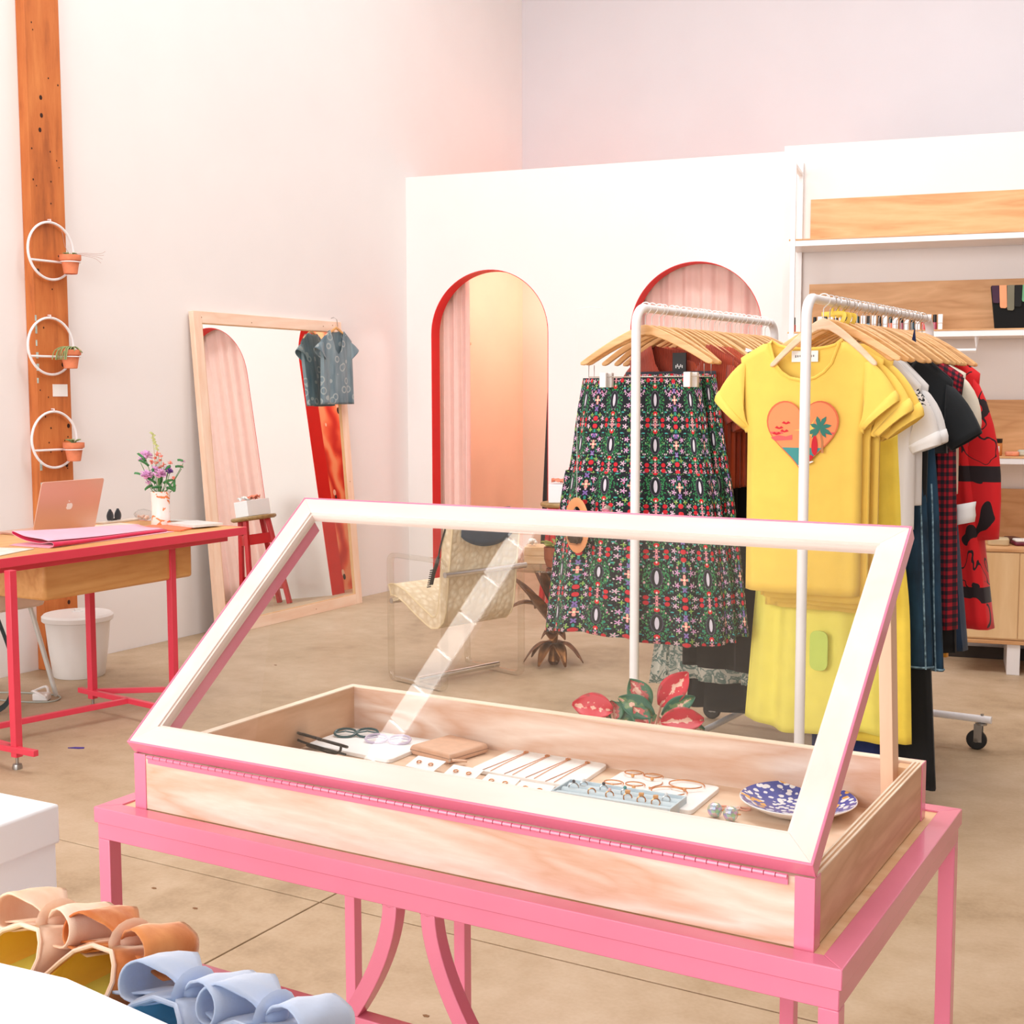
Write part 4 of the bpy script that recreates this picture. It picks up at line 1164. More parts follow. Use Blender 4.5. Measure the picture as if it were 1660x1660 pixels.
# ------------------------------------------------------------------ fitting room contents
def curtain(name, label, s0, s1, off, z1, m, folds, amp=.03, rz=0, gather=0.0):
    t = thing(name, label, 'curtain', wp((s0+s1)/2, off), PANG, None)
    L = (s1-s0)
    def fn(u, v):
        z = .02+v*(z1-.02)
        x = -L/2+u*L
        am = amp*(1-.35*v)
        y = am*sin(u*folds*2*pi+.5*sin(3*v))+.35*am*sin(u*folds*4.6*pi+1.3+v)
        x += gather*(1-abs(2*v-1))*.0-gather*(u-.0)*(v**2)*.6
        return (x, y, z)
    B().grid(fn, int(folds*16), 16).build('drape', m, t, solid=.003)
    B().tube([(-L/2-.1, 0, z1+.02), (L/2+.15, 0, z1+.02)], .011, 10).build('curtain_rod', WPAINT, t)
    return t
CURT = cloth('blush_curtain', (246, 212, 202), .9, .02, sheen=.2)
curtain('curtain', 'blush curtain drawn to the side inside the first arch', .165, .40, .20, 2.34, CURT, 3, .026)
curtain('curtain', 'blush curtain closed across the second arch behind the racks', 1.50, 2.64, .19, 2.34, CURT, 9, .022)
dm = thing('leaning_pole', 'thin black pole leaning at the back of the first fitting room', 'pole', wp(.67, 1.05), PANG)
B().bar((-.035, 0, 0), (.045, .012, 1.72), .03, .03, (0, 1, 0)).build('pole', BLACK, dm)
B().lathe([(.001, 0), (.045, 0), (.045, .008), (.001, .012)], 16, (-.035, 0, 0)).build('foot', BLACK, dm)
t = thing('wall_hook', 'small brass wall hook on the peach fitting room wall', 'hook', (FX0+.0062, 8.42, 1.74))
B().lathe([(.022, 0), (.024, .003), (.006, .006), (.006, .03), (.012, .034), (.010, .042), (.001, .044)], 16).build('knob', plain('pale_brass', (230, 196, 160), .3, .6), t, rot=(0, radians(90), 0))

# red stool with box of tissue, between the arches
stp = wp(1.335, -.42)
t = thing('stool', 'red stool with splayed legs and round wooden seat by the partition', 'stool', stp, PANG+.5)
B().lathe([(.001, .640), (.150, .640), (.165, .648), (.168, .660), (.160, .670), (.001, .672)], 34, cap=False).build('seat', wood('stool_seat', (150, 118, 72), (176, 144, 96), 'x', 2, .45), t)
for k in range(4):
    a = pi/4+k*pi/2
    p = Vector((.115*cos(a), .115*sin(a), .645)); q = Vector((.20*cos(a), .20*sin(a), .0))
    B().bar(q, p, .032, .032, (cos(a), sin(a), 0)).build('leg', REDW, t, bevel=.003)
    a2 = a+pi/2
    for zz, hh in ((.50, .075), (.14, .060)):
        if zz < .3 and k % 2: zz = .20
        u = zz/.645; r = .20+(.115-.20)*u
        B().bar((r*cos(a), r*sin(a), zz), (r*cos(a2), r*sin(a2), zz), .014, hh).build('stretcher', REDW, t, bevel=.002)
bx = thing('gift_box', 'white box standing on the red stool', 'box', stp+Vector((0, 0, .6725)), PANG+.3)
B().box(-.11, -.09, 0, .11, .09, .115).build('carton', bxm, bx, bevel=.002)
tp_ = thing('tissue_paper', 'coral and white tissue paper crumpled on top of the white box', 'tissue', stp+Vector((0, 0, .788)), PANG+.3)
random.seed(8)
for k, (m, x, y) in enumerate([(plain('coral_tissue', (242, 140, 110), .7), -.05, 0), (plain('peach_tissue', (250, 200, 176), .7), .03, .02), (PAPER, .055, -.03)]):
    rn = random.Random(k)
    cp = [[rn.uniform(0, .035) for _ in range(7)] for _ in range(7)]
    B().grid(lambda u, v: (x-.045+.09*u, y-.035+.07*v, .002+cp[int(round(v*6))][int(round(u*6))]), 6, 6).build('tissue_fold', m, tp_, solid=.0008)

# ------------------------------------------------------------------ acrylic lounge chair
QUI = NT('cream_quilt'); v_ = QUI.coord('Object', rot=(.0, .0, .0)); vo = QUI.n('ShaderNodeTexVoronoi'); QUI.put(vo.inputs['Vector'], v_); vo.inputs['Scale'].default_value = 34
QUI.base(QUI.ramp(vo.outputs[0], [(0, rgb(240, 226, 202)), (.6, rgb(220, 198, 166))])); QUI.bump(QUI.mth('MULTIPLY', vo.outputs[0], -1), .9, .006); QUI = QUI.fin(.85)
def lounge(loc, rz, label, full=True):
    # local: x = depth (front -x, back +x), y = width
    t = thing('lounge_chair', label, 'chair', loc, rz)
    Dp, Wd, Hh, bw = .205, .245, .615, .028
    for s in (-1, 1):
        c = s*Wd
        o_ = rpoly([(-Dp, .0), (Dp, .0), (Dp, Hh), (-Dp, Hh)], .05, 6); i_ = rpoly([(-Dp+.022, .022), (Dp-.022, .022), (Dp-.022, Hh-.022), (-Dp+.022, Hh-.022)], .032, 6)
        n = len(o_); b = B()
        vs_ = [(x, c-bw/2, z) for x, z in o_]+[(x, c-bw/2, z) for x, z in i_]+[(x, c+bw/2, z) for x, z in o_]+[(x, c+bw/2, z) for x, z in i_]
        fs = []
        for k in range(n):
            k2 = (k+1) % n
            fs += [(k, k2, n+k2, n+k), (2*n+k, 3*n+k, 3*n+k2, 2*n+k2), (k, 2*n+k, 2*n+k2, k2), (n+k, n+k2, 3*n+k2, 3*n+k)]
        b.add(vs_, fs); b.build('side_loop', ACRYL, t, bevel=.004, angle=50)
    def cross(x, z): B().tube([(x, -Wd-.012, z), (x, Wd+.012, z)], .0135, 14).build('cross_bar', STEEL, t)
    cross(-Dp+.03, .385); cross(Dp+.008, .545); cross(.02, .035)
    if full:
        prof = [(-.245, .452), (-.20, .458), (-.12, .435), (-.03, .385), (.05, .345), (.085, .332), (.115, .36), (.128, .45), (.140, .56), (.155, .68), (.170, .79), (.176, .815)]
        P_ = smooth_path([(x, z, 0) for x, z in prof], 4); th = .055
        up_, dn = [], []
        for k, p in enumerate(P_):
            d_ = (P_[min(k+1, len(P_)-1)]-P_[max(k-1, 0)]).normalized(); n_ = Vector((d_.y, -d_.x, 0))
            up_.append((p.x, p.y)); dn.append((p.x+n_.x*th, p.y+n_.y*th))
        poly = up_+dn[::-1]
        b = B(); rg = []
        for k in range(13):
            v = -1+2*k/12; sq = 1-.0*abs(v)
            ins = .012*abs(v)**8
            m_ = [((x), (Wd-.028)*v, z) for x, z in poly]
            rg.append(m_)
        b.loft(rg, cap=True)
        b.build('cushion', QUI, t, bevel=.014, angle=60)
        b = B(); 
        for s in (-1, 1): b.tube([(x, s*(Wd-.030), z) for x, z in poly[::2]], .0045, 6, closed=True)
        b.build('piping', plain('cream_piping', (226, 204, 166), .8), t)
    return t
ch = lounge((-3.34, 5.245, 0), radians(-16), 'acrylic sided lounge chair with cream quilted cushion and chrome bars')
lounge((-2.42, 6.12, 0), radians(200), 'acrylic sided lounge chair mostly hidden behind the floral skirt', True)
# navy cloth thrown over the back
cr_, sr_ = cos(radians(-16)), sin(radians(-16))
t = thing('draped_cloth', 'slate blue cloth thrown over the top of the lounge chair back', 'cloth', (-3.34, 5.245, 0), radians(-16))
def drape(u, v):
    y = -.165+.33*u
    L = .30*(v-.5)
    sag = .055*sin(pi*u)**.7
    if v < .5: x, z = .160-.012-.02*(.5-v)*2, .828-(.5-v)*2*(.10+sag)
    else: x, z = .238-.012*(v-.5)*2, .828-(v-.5)*2*(.115+sag)
    if abs(v-.5) < .05: z = .832; x = .200
    return (x+.004*sin(u*11)*abs(v-.5), y, z)
B().grid(drape, 24, 14).build('cloth', cloth('slate_cloth', (58, 74, 92), .85, .08), t, solid=.004)
t = thing('tassel_strap', 'black tasselled strap hanging over the near edge of the lounge chair seat', 'strap', (-3.34, 5.245, 0), radians(-16))
b = B(); b.tube(smooth_path([(.178, -.222, .75), (.150, -.226, .67), (.135, -.232, .60), (.110, -.235, .54), (.095, -.236, .49)], 5), [.004]*9+[.009]*12, 8)
b.build('strap', BLACK, t)
b = B()
for k in range(9): b.tube([(.118-.003*k+.002, -.240, .56-.010*k), (.100-.003*k, -.246, .555-.010*k)], .0030, 5)
b.build('fringe', BLACK, t)['kind'] = 'stuff'

# ------------------------------------------------------------------ bronze leaf table with glass top
BR = plain('aged_bronze', (128, 84, 48), .35, .85, var=.3, scale=25)
lx, ly = -3.085, 5.76
t = thing('side_table', 'bronze palm leaf side table with clear glass top beside the lounge chair', 'table', (lx, ly, 0))
b = B(); b.lathe([(.02, .0), (.032, .02), (.018, .10), (.022, .16), (.030, .20), (.022, .26), (.014, .40), (.010, .49)], 16); b.build('stem', BR, t)
random.seed(4)
def bleaf(base_r, z, ang, L, w_, rise, droop):
    b = B(); d = Vector((cos(ang), sin(ang), 0)); sd = Vector((-sin(ang), cos(ang), 0))
    def fn(u, v):
        r = base_r+L*v; zz = z+rise*v-droop*v*v
        ww = w_*sin(pi*min(.97, .08+.9*v))**.8
        return d*r+sd*((u-.5)*ww)+Vector((0, 0, zz+.35*ww*abs(u-.5)))
    b.grid(fn, 4, 8); return b.build('leaf', BR, t, solid=.002)
for k in range(7): bleaf(.015, .11, k*2*pi/7+.2, .14, .06, .02, .115)
for k in range(5): bleaf(.015, .16, k*2*pi/5, .05, .07, .02, .05)
for k in range(9): bleaf(.012, .20+.02*(k % 3), k*2*pi/9+.4, .22, .085, .24, .03+.16*(k % 2))
for k in range(5): bleaf(.012, .30, k*2*pi/5+.9, .10, .07, .20, .0)
gt = B(); gt.lathe([(.001, .497), (.255, .497), (.258, .501), (.258, .505), (.255, .509), (.001, .509)], 48, cap=False); gt.build('glass_top', glass('green_glass', (.86, .84, .78, 1), 1.5, 0, 1.6), t)
b = B()
b = B(); b.lathe([(.03, .488), (.035, .497), (.001, .497)], 12); b.build('pad', BR, t)
gz = .5095
t = thing('wooden_box', 'pale wooden box lying on the glass side table', 'box', (lx-.05, ly+.06, gz), .35)
B().box(-.125, -.08, 0, .125, .08, .04).build('tray', DECK, t, bevel=.002)
B().box(-.125, -.08, .041, .125, .08, .085).build('lid', DECK, t, bevel=.002)
t = thing('flower_pot', 'brown clay pot on the glass side table in front of the skirt edge', 'pot', (lx+.055, ly-.095, gz))
B().lathe([(.030, 0), (.040, .003), (.052, .04), (.054, .10), (.049, .10), (.046, .05), (.001, .04)], 26, cap=False).build('pot', TERRAD, t)
B().lathe([(.050, .085), (.001, .088)], 16, cap=False).build('soil', SOIL, t)
pl_ = thing('succulent', 'yellow-green succulent in the brown clay pot', 'plant', (lx+.055, ly-.095, gz+.085))
b = B()
for k in range(22):
    a = random.uniform(0, 2*pi); L = random.uniform(.03, .06)
    leafp(b, (.012*cos(a), .012*sin(a), .004+.001*k), (cos(a), sin(a), random.uniform(.3, 1.6)), L, .018)
b.build('leaf_cluster', plain('yellow_green_leaf', (160, 160, 80), .5, var=.2), pl_, solid=.0015)
t = thing('white_ornament', 'white shell-like ornament on the wooden box beside the chrome bar', 'ornament', (lx-.125, ly-.0, gz+.0855))
b = B()
for k in range(16):
    a = random.uniform(0, 2*pi); e_ = random.uniform(0, 1.3); r = .020
    b.ball((r*cos(a)*cos(e_), r*sin(a)*cos(e_), .012+r*sin(e_)), .009, 8, 6)
b.build('shell', plain('pearly_white', (244, 236, 228), .3), t)

# ------------------------------------------------------------------ clothes racks
def rack(label, xa, ya, xb, yb, zr):
    t = thing('clothes_rack', label, 'clothes rack', ((xa+xb)/2, (ya+yb)/2, 0), atan2(yb-ya, xb-xa))
    L = sqrt((xb-xa)**2+(yb-ya)**2)/2
    r = .0155
    B().tube([(-L+.055, 0, zr-.0), (L-.055, 0, zr)], .0135, 14).build('hanging_rail', WPAINT, t)
    for s in (-1, 1):
        pts = [(s*L, 0, .12), (s*L, 0, .8), (s*L, 0, zr-.055)]+[(s*(L-.055+.055*cos(q*pi/16)), 0, zr-.055+.055*sin(q*pi/16)) for q in range(1, 9)]
        B().tube(pts, r, 14).build('upright', WPAINT, t)
        B().tube([(s*L, -.27, .12), (s*L, .27, .12)], .0145, 12).build('foot_bar', WPAINT, t)
        for q in (-1, 1):
            c = B(); c.lathe([(.020, .098), (.020, .104), (.006, .106), (.006, .14), (.001, .141)], 12, (s*L, q*.235, 0))
            c.obox((s*L-.012, q*.235+.012, .066), (.003, .03, .07), (0, 0, 0)); c.obox((s*L+.012, q*.235+.012, .066), (.003, .03, .07))
            cs = c.build('caster', IRON, t)
            w_ = B(); w_.tube([(s*L-.010, q*.235+.018, .038), (s*L+.010, q*.235+.018, .038)], .038, 22); w_.build('wheel', RUBBER, cs, bevel=.004)
            B().tube([(s*L-.0135, q*.235+.018, .038), (s*L+.0135, q*.235+.018, .038)], .009, 10).build('hub', IRON, cs)
    B().tube([(-L, 0, .12), (L, 0, .12)], .012, 12).build('base_rail', WPAINT, t)
    return t
ZR = 1.640
R1A, R1B = (-1.797, 3.92), (-1.728, 5.09)
R2A, R2B = (-1.187, 3.78), (-1.139, 5.16)
rack('white tubular clothes rack on wheels with the floral skirt in front', *R1A, *R1B, ZR)
rack('white tubular clothes rack on wheels with the yellow shirts in front', *R2A, *R2B, ZR)
def rx(rk, y):
    a, b_ = (R1A, R1B) if rk == 1 else (R2A, R2B)
    return a[0]+(b_[0]-a[0])*(y-a[1])/(b_[1]-a[1])

# wooden hanger: contour arms and a wire hook over the rail; root at the rail
def make_hanger(label, group, mat=HANGW, w=.222, clips=False, hookm=STEEL, drop=.118):
    t = thing('clothes_hanger', label, 'hanger', (0, 0, ZR), 0, group)
    top = []; bot = []
    for k in range(21):
        u = k/20; x = w*u
        zt = -.052-drop*(u**1.35)*(.92)-.012*u; th = .031*(1-.30*u) if u > .06 else .034
        top.append((x, zt)); bot.append((x, zt-th*(1 if u < .93 else (1-(u-.93)/.07*.6))))
    R_ = top + bot[::-1]
    poly = top[1:]+bot[::-1] + [(-x, z) for x, z in bot[1:]] + [(-x, z) for x, z in reversed(top[1:])] + [top[0]]
    b = B()
    rg = []
    for i in range(20, 0, -1): rg.append([(-top[i][0], -.006, top[i][1]), (-top[i][0], .006, top[i][1]), (-bot[i][0], .006, bot[i][1]), (-bot[i][0], -.006, bot[i][1])])
    for i in range(0, 21): rg.append([(top[i][0], -.006, top[i][1]), (top[i][0], .006, top[i][1]), (bot[i][0], .006, bot[i][1]), (bot[i][0], -.006, bot[i][1])])
    b.loft(rg); b.build('shoulder_bar', mat, t, bevel=.003, angle=50)
    hk = [(0, 0, -.055), (0, 0, -.026), (.006, 0, -.018), (.0185, 0, -.006), (.0195, 0, .006), (.012, 0, .0165), (0, 0, .0205), (-.012, 0, .0165), (-.0195, 0, .004), (-.019, 0, -.004)]
    B().tube(smooth_path(hk, 3), .0017, 6).build('hook', hookm, t)
    if clips:
        zc = -.052-drop*.92-.012-.03
        b = B(); b.tube([(-w+.03, 0, zc+.02), (-w+.03, 0, zc-.02), (w-.03, 0, zc-.02), (w-.03, 0, zc+.02)], .0018, 6); b.build('clip_bar', STEEL, t)
        for s in (-1, 1):
            B().box(s*.150-.012, -.011, zc-.055, s*.150+.012, .011, zc-.006).build('clip', WPLAST, t, bevel=.002)
    return t
G1, G2 = 'wooden hangers on the floral skirt rack', 'wooden hangers on the yellow shirt rack'
hA = make_hanger('wooden clip hanger carrying the floral skirt, nearest the rack upright', None, HANGW, .236, True, WPLAST)
hA.location = (rx(1, 3.985), 3.985, ZR); hA.rotation_euler.z = radians(1)
hB = dup(hA, (rx(1, 4.03), 4.03, ZR), radians(4), 'wooden clip hanger just behind the floral skirt hanger')
hC = make_hanger('wooden hanger in the packed row on the floral skirt rack', G1, HANGW, .222, False, WPLAST)
hC.location = (rx(1, 4.085), 4.085, ZR); hC.rotation_euler.z = radians(-5)
random.seed(31)
for k in range(21):
    y = 4.13+.0435*k+random.uniform(-.013, .013)
    o = dup(hC, (rx(1, y), y, ZR), radians(-5+random.uniform(-9, 9)), 'wooden hanger in the packed row on the floral skirt rack', G1)
    o.scale = (random.uniform(.88, 1.0), 1, 1)
hD = make_hanger('pale wooden hanger inside the front yellow shirt', None, HANGW2, .165, False, WPLAST, .135)
hD.location = (rx(2, 3.93), 3.93, ZR); hD.rotation_euler.z = radians(-1)
hE = make_hanger('wooden hanger in the packed row on the yellow shirt rack', G2, HANGW, .222, False, STEEL)
hE.location = (rx(2, 3.99), 3.99, ZR); hE.rotation_euler.z = radians(-4)
for k in range(23):
    y = 4.04+.0455*k+random.uniform(-.013, .013)
    o = dup(hE, (rx(2, y), y, ZR), radians(-6+random.uniform(-9, 9)), 'wooden hanger in the packed row on the yellow shirt rack', G2)
    o.scale = (random.uniform(.84, .98), 1, 1)
# yellow size markers on the second rack
YEL = plain('yellow_plastic', (246, 214, 80), .4)
for k, lb in enumerate(['yellow plastic hook tab, first on the yellow shirt rack', 'yellow plastic hook tab, middle of three', 'yellow plastic hook tab, farthest of three along the rail']):
    y = 4.015+.052*k
    t = thing('hook_tab', lb, 'tab', (rx(2, y), y, ZR), radians(-6))
    B().tube(smooth_path([(-.035, 0, -.036), (.02, 0, -.034), (.038, 0, -.040), (.030, 0, -.062), (.012, 0, -.078)], 4), .005, 6, flat=(.6, 1.5)).build('strap', YEL, t)
    B().tube([(0, 0, -.036), (0, 0, -.016)], .004, 6).build('stem', YEL, t)

# ---- printed cloth
def floral():
    s = NT('navy_floral_print')
    uvn = s.n('ShaderNodeUVMap'); sep = s.n('ShaderNodeSeparateXYZ'); s.t.links.new(uvn.outputs[0], sep.inputs[0])
    u, v = sep.outputs[0], sep.outputs[1]
    PU, PV = .160, .150
    def cell(x, P, o=0.0):
        return s.mth('MULTIPLY', s.mth('SUBTRACT', s.mth('FRACT', s.mth('DIVIDE', s.mth('ADD', x, o), P)), .5), P)
    row = s.mth('FLOOR', s.mth('DIVIDE', v, PV))
    stag = s.mth('MULTIPLY', s.mth('MODULO', row, 2.0), 0.0)
    x0 = cell(u, PU); y0 = cell(v, PV)
    ax = s.mth('ABSOLUTE', x0); ay = s.mth('ABSOLUTE', y0)
    def ell(cx, cy, rx_, ry, X=ax, Y=ay):
        a_ = s.mth('DIVIDE', s.mth('SUBTRACT', X, cx), rx_); b_ = s.mth('DIVIDE', s.mth('SUBTRACT', Y, cy), ry)
        return s.mth('LESS_THAN', s.mth('ADD', s.mth('MULTIPLY', a_, a_), s.mth('MULTIPLY', b_, b_)), 1.0)
    def flower(cx, cy, r, n, X=ax, Y=ay):
        a_ = s.mth('SUBTRACT', X, cx); b_ = s.mth('SUBTRACT', Y, cy)
        ang = s.mth('ARCTAN2', b_, a_); rad = s.mth('SQRT', s.mth('ADD', s.mth('MULTIPLY', a_, a_), s.mth('MULTIPLY', b_, b_)))
        lim = s.mth('MULTIPLY', s.mth('ADD', s.mth('COSINE', s.mth('MULTIPLY', ang, n)), 1.35), r/2.1)
        return s.mth('LESS_THAN', rad, lim)
    comb = s.n('ShaderNodeCombineXYZ'); s.put(comb.inputs[0], ax); s.put(comb.inputs[1], v)
    def vor(scale, th, loc):
        mp = s.n('ShaderNodeMapping'); s.t.links.new(comb.outputs[0], mp.inputs[0]); mp.inputs['Location'].default_value = loc; mp.inputs['Scale'].default_value = (1, .7, 1)
        vo = s.n('ShaderNodeTexVoronoi'); s.t.links.new(mp.outputs[0], vo.inputs['Vector']); vo.inputs['Scale'].default_value = scale
        return s.mth('LESS_THAN', vo.outputs[0], th), vo.outputs[1]
    c = rgb(9, 13, 26)
    g1, gc = vor(150, .34, (0, 0, 0)); sepc = s.n('ShaderNodeSeparateColor'); s.t.links.new(gc, sepc.inputs[0])
    gcol = s.ramp(sepc.outputs[0], [(0, rgb(30, 110, 66)), (.45, rgb(44, 136, 84)), (.6, rgb(40, 130, 130)), (.78, rgb(120, 176, 84)), (.9, rgb(216, 190, 206))])
    c = s.mix(g1, c, gcol)
    g2, gc2 = vor(58, .20, (.3, .1, 0)); sep2 = s.n('ShaderNodeSeparateColor'); s.t.links.new(gc2, sep2.inputs[0])
    c = s.mix(g2, c, s.ramp(sep2.outputs[1], [(0, rgb(30, 140, 140)), (.3, rgb(44, 130, 90)), (.5, rgb(120, 90, 170)), (.62, rgb(206, 150, 196)), (.80, rgb(206, 30, 46)), (.92, rgb(236, 214, 220))]))
    # leafy wreath round each oval medallion
    g3, gc3 = vor(240, .42, (.1, .2, 0))
    wr = s.mth('MULTIPLY', s.mth('SUBTRACT', ell(0, 0, .036, .060), ell(0, 0, .017, .034)), g3)
    c = s.mix(wr, c, rgb(46, 140, 78))
    c = s.mix(ell(0, 0, .0165, .031), c, rgb(78, 74, 92)); c = s.mix(ell(0, 0, .0140, .028), c, rgb(16, 17, 30)); c = s.mix(ell(0, -.001, .0058, .0215), c, rgb(214, 208, 222))
    for (fx, fy, r, n, col) in [(.079, 0, .0135, 4, (250, 168, 158)), (.058, .018, .0085, 5, (226, 170, 214)), (.079, .030, .0080, 3, (140, 110, 184)), (.050, .062, .0085, 5, (232, 196, 216)),
                                (.0, .0655, .0085, 5, (236, 150, 160)), (.064, .050, .0070, 4, (150, 190, 90))]:
        c = s.mix(flower(fx, fy, r, n), c, rgb(*col))
    for (fx, fy, rx_, ry_, col) in [(0, .0445, .0080, .0068, (212, 22, 38)), (0, .0485, .0028, .0040, (246, 214, 214)), (.027, .066, .0072, .0072, (206, 22, 40)), (.079, .062, .0078, .0078, (214, 40, 54)), (.079, .0, .0028, .0028, (240, 240, 200)),
                                    (.066, .0, .0020, .0055, (46, 160, 160)), (.040, .040, .0055, .0024, (60, 170, 160)), (.079, .046, .0024, .006, (40, 150, 140)), (.015, .0575, .0050, .0022, (40, 150, 140)), (.045, .020, .0022, .0022, (236, 210, 220))]:
        c = s.mix(ell(fx, fy, rx_, ry_), c, rgb(*col))
    s.base(c); s.bump(s.noise(s.coord(), 300, 2), .2, .0008)
    return s.fin(.8, sheen=.1)
FLORAL = floral()
def skirt(name, label, loc, rz, rows, mat, folds, amp, seed=0, group=None, n=120, cat='skirt', solid=.0018, band=None, cap=False, hemwave=.0, extra=None):
    """rows: (z, half width, half depth, fold factor), top to bottom"""
    t = thing(name, label, cat, loc, rz, group); rnd = random.Random(seed); ph = rnd.uniform(0, 6)
    rings = []; zs_ = []
    P_ = smooth_path([(z, a_, d_) for z, a_, d_, f_ in rows], 5); F_ = smooth_path([(f_, 0, 0) for z, a_, d_, f_ in rows], 5)
    acc = 0; vv_ = []
    for i, p in enumerate(P_):
        if i: acc += abs(P_[i-1].x-p.x)
        vv_.append(acc)
        f = F_[i].x*amp; ring = []
        for j in range(n):
            a_ = 2*pi*j/n
            wv_ = sin(folds*a_+ph+.6*sin(2*a_+ph))+.45*sin(folds*1.7*a_+1+ph)+.25*sin(folds*.5*a_+2*ph)
            x = (p.y+f*.35*wv_)*cos(a_); y = (p.z)*sin(a_)+f*wv_*(.4+.6*abs(sin(a_)))*(1 if sin(a_) > 0 else -1)*.7
            ring.append((x, y, p.x+(hemwave*sin(3*a_+ph) if i > len(P_)*.8 else 0)))
        rings.append(ring)
    wmax = rows[-1][1]
    b = B(); b.loft(rings, cap=False, uvs=lambda i, j: (j/n*wmax*4.4, (j+1)/n*wmax*4.4, vv_[i], vv_[i+1]))
    b.build('body', mat, t, solid=solid, recalc=True)
    if band:
        b = B(); r0 = [(q[0]*1.012, q[1]*1.03, q[2]) for q in rings[0]]; b.loft([[(x, y, z+.001) for x, y, z in r0], [(x, y, z-.032) for x, y, z in r0]], cap=False); b.build('waistband', band, t, solid=.0015)
    if extra: extra(t, rings)
    return t
NAVYW = cloth('navy_waistband', (30, 34, 44), .8)
skirt('floral_skirt', 'navy floral tiered midi skirt clipped at the front of the rack', (-1.843, 4.055, 0), radians(2),
      [(1.415, .212, .024, .1), (1.30, .232, .034, .35), (1.17, .248, .045, .5), (1.095, .262, .052, .6), (1.085, .272, .060, .9), (.90, .300, .070, 1), (.70, .325, .080, 1.1), (.535, .342, .088, 1.25)], FLORAL, 13, .016, 3, hemwave=.008)
t2 = skirt('floral_skirt', 'second navy floral skirt with black waistband behind the first', (-1.765, 4.125, 0), radians(-4),
      [(1.435, .168, .02, .1), (1.30, .19, .03, .35), (1.12, .22, .04, .6), (1.05, .235, .05, .9), (.80, .27, .06, 1), (.56, .30, .07, 1.1)], FLORAL, 12, .012, 7, band=NAVYW)
RUST = cloth('rust_rib_knit', (176, 62, 34), .9, .1, rib=52)
RUST2 = cloth('orange_rib_knit', (206, 84, 48), .9, .1, rib=52)
BLK = cloth('black_crepe', (9, 9, 11), .9, .1, sheen=.05)
BLV = cloth('black_velvet', (6, 8, 10), .85, .1, sheen=.08)
NVY = cloth('dark_teal_velvet', (6, 16, 24), .8, .15, sheen=.18)
WHC = cloth('white_cotton', (232, 230, 230), .85, .02)
GRC = cloth('grey_cotton', (176, 182, 184), .85, .03)
DBL = cloth('deep_blue_cloth', (18, 34, 84), .85, .1)
s_ = NT('grey_palm_print'); n1 = s_.noise(s_.coord('Object', loc=(1, 2, 0)), 17, 3, .5, 2.2)
s_.base(s_.ramp(n1, [(.40, rgb(206, 204, 192)), (.48, rgb(214, 212, 202)), (.50, rgb(96, 122, 116)), (.58, rgb(128, 146, 138)), (.62, rgb(206, 204, 194))])); PALM = s_.fin(.8)
def T1(name, label, cat, y, rz, mat, Z, dxx=0, **kw):
    return top_garment(name, label, cat, (rx(1, y)+dxx, y, 0), radians(rz), mat, Z, **kw)
def T2(name, label, cat, y, rz, mat, Z, dxx=0, **kw):
    return top_garment(name, label, cat, (rx(2, y)+dxx, y, 0), radians(rz), mat, Z, **kw)
lbl = B()
sw = T1('sweater', 'rust ribbed knit sweater with black neck label behind the floral skirts', 'sweater', 4.185, -6, RUST, (1.02, 1.25, 1.475, 1.53), hw=.185, hd=.045, sleeve=(.02, .09, .075, .05, None), neck=.10, scoop=.13, shoulder=.20, seed=1, dxx=.03)
B().box(-.026, -.010, 1.405, .026, -.004, 1.500).build('neck_label', BLACK, sw)
lt_ = B()
for k, (a_, c_) in enumerate([(-.012, .0), (-.006, .004), (0, -.002), (.006, .003), (.012, 0)]): lt_.box(a_-.0015, -.0112, 1.448+c_, a_+.0015, -.0101, 1.458+c_)
lt_.build('label_lettering', WPLAST, sw)
for k, (y, m) in enumerate([(4.235, RUST2), (4.285, RUST), (4.33, RUST2), (4.38, RUST2)]):
    T1('sweater', ['orange ribbed sweater hanging second in the knit group', 'rust ribbed sweater hanging third in the knit group', 'orange ribbed sweater hanging fourth in the knit group', 'orange ribbed sweater farthest back in the knit group'][k], 'sweater', y, -8, m, (1.04, 1.25, 1.46, 1.53), hw=.185, hd=.02, sleeve=(.025, .11, .07, .045, None), neck=.09, scoop=.05, shoulder=.20, seed=k+2, dxx=.03)
T1('long_dress', 'black long dress hanging behind the knit sweaters', 'dress', 4.44, -4, BLK, (.37, 1.22, 1.44, 1.52), dxx=.10, hw=.165, hd=.03, flare=1.05, sleeve=(.02, .10, .06, .05, None), neck=.08, shoulder=.21, seed=11, folds=9, amp=.012)
T1('blouse', 'white blouse with loose sleeves behind the black dress', 'blouse', 4.52, -6, WHC, (.98, 1.24, 1.46, 1.53), hw=.19, hd=.03, sleeve=(.03, .17, .08, .05, None), neck=.09, shoulder=.20, seed=12, dxx=.03, amp=.012)
T1('blouse', 'pale grey blouse hanging behind the white one', 'blouse', 4.58, -6, GRC, (.92, 1.22, 1.45, 1.53), hw=.19, hd=.03, sleeve=(.03, .22, .08, .05, None), neck=.09, shoulder=.20, seed=13, dxx=.045, amp=.012)
T1('long_dress', 'black wide hem dress reaching lowest on the first rack', 'dress', 4.66, -4, BLV, (.16, 1.20, 1.44, 1.52), hw=.17, hd=.035, flare=1.12, neck=.08, shoulder=.21, seed=14, folds=8, amp=.016, dxx=.04)
T1('long_dress', 'black dress in the middle of the floral skirt rack', 'dress', 4.80, -2, BLK, (.40, 1.20, 1.44, 1.52), hw=.18, hd=.03, flare=1.9, neck=.08, shoulder=.21, seed=15, folds=9, amp=.014)
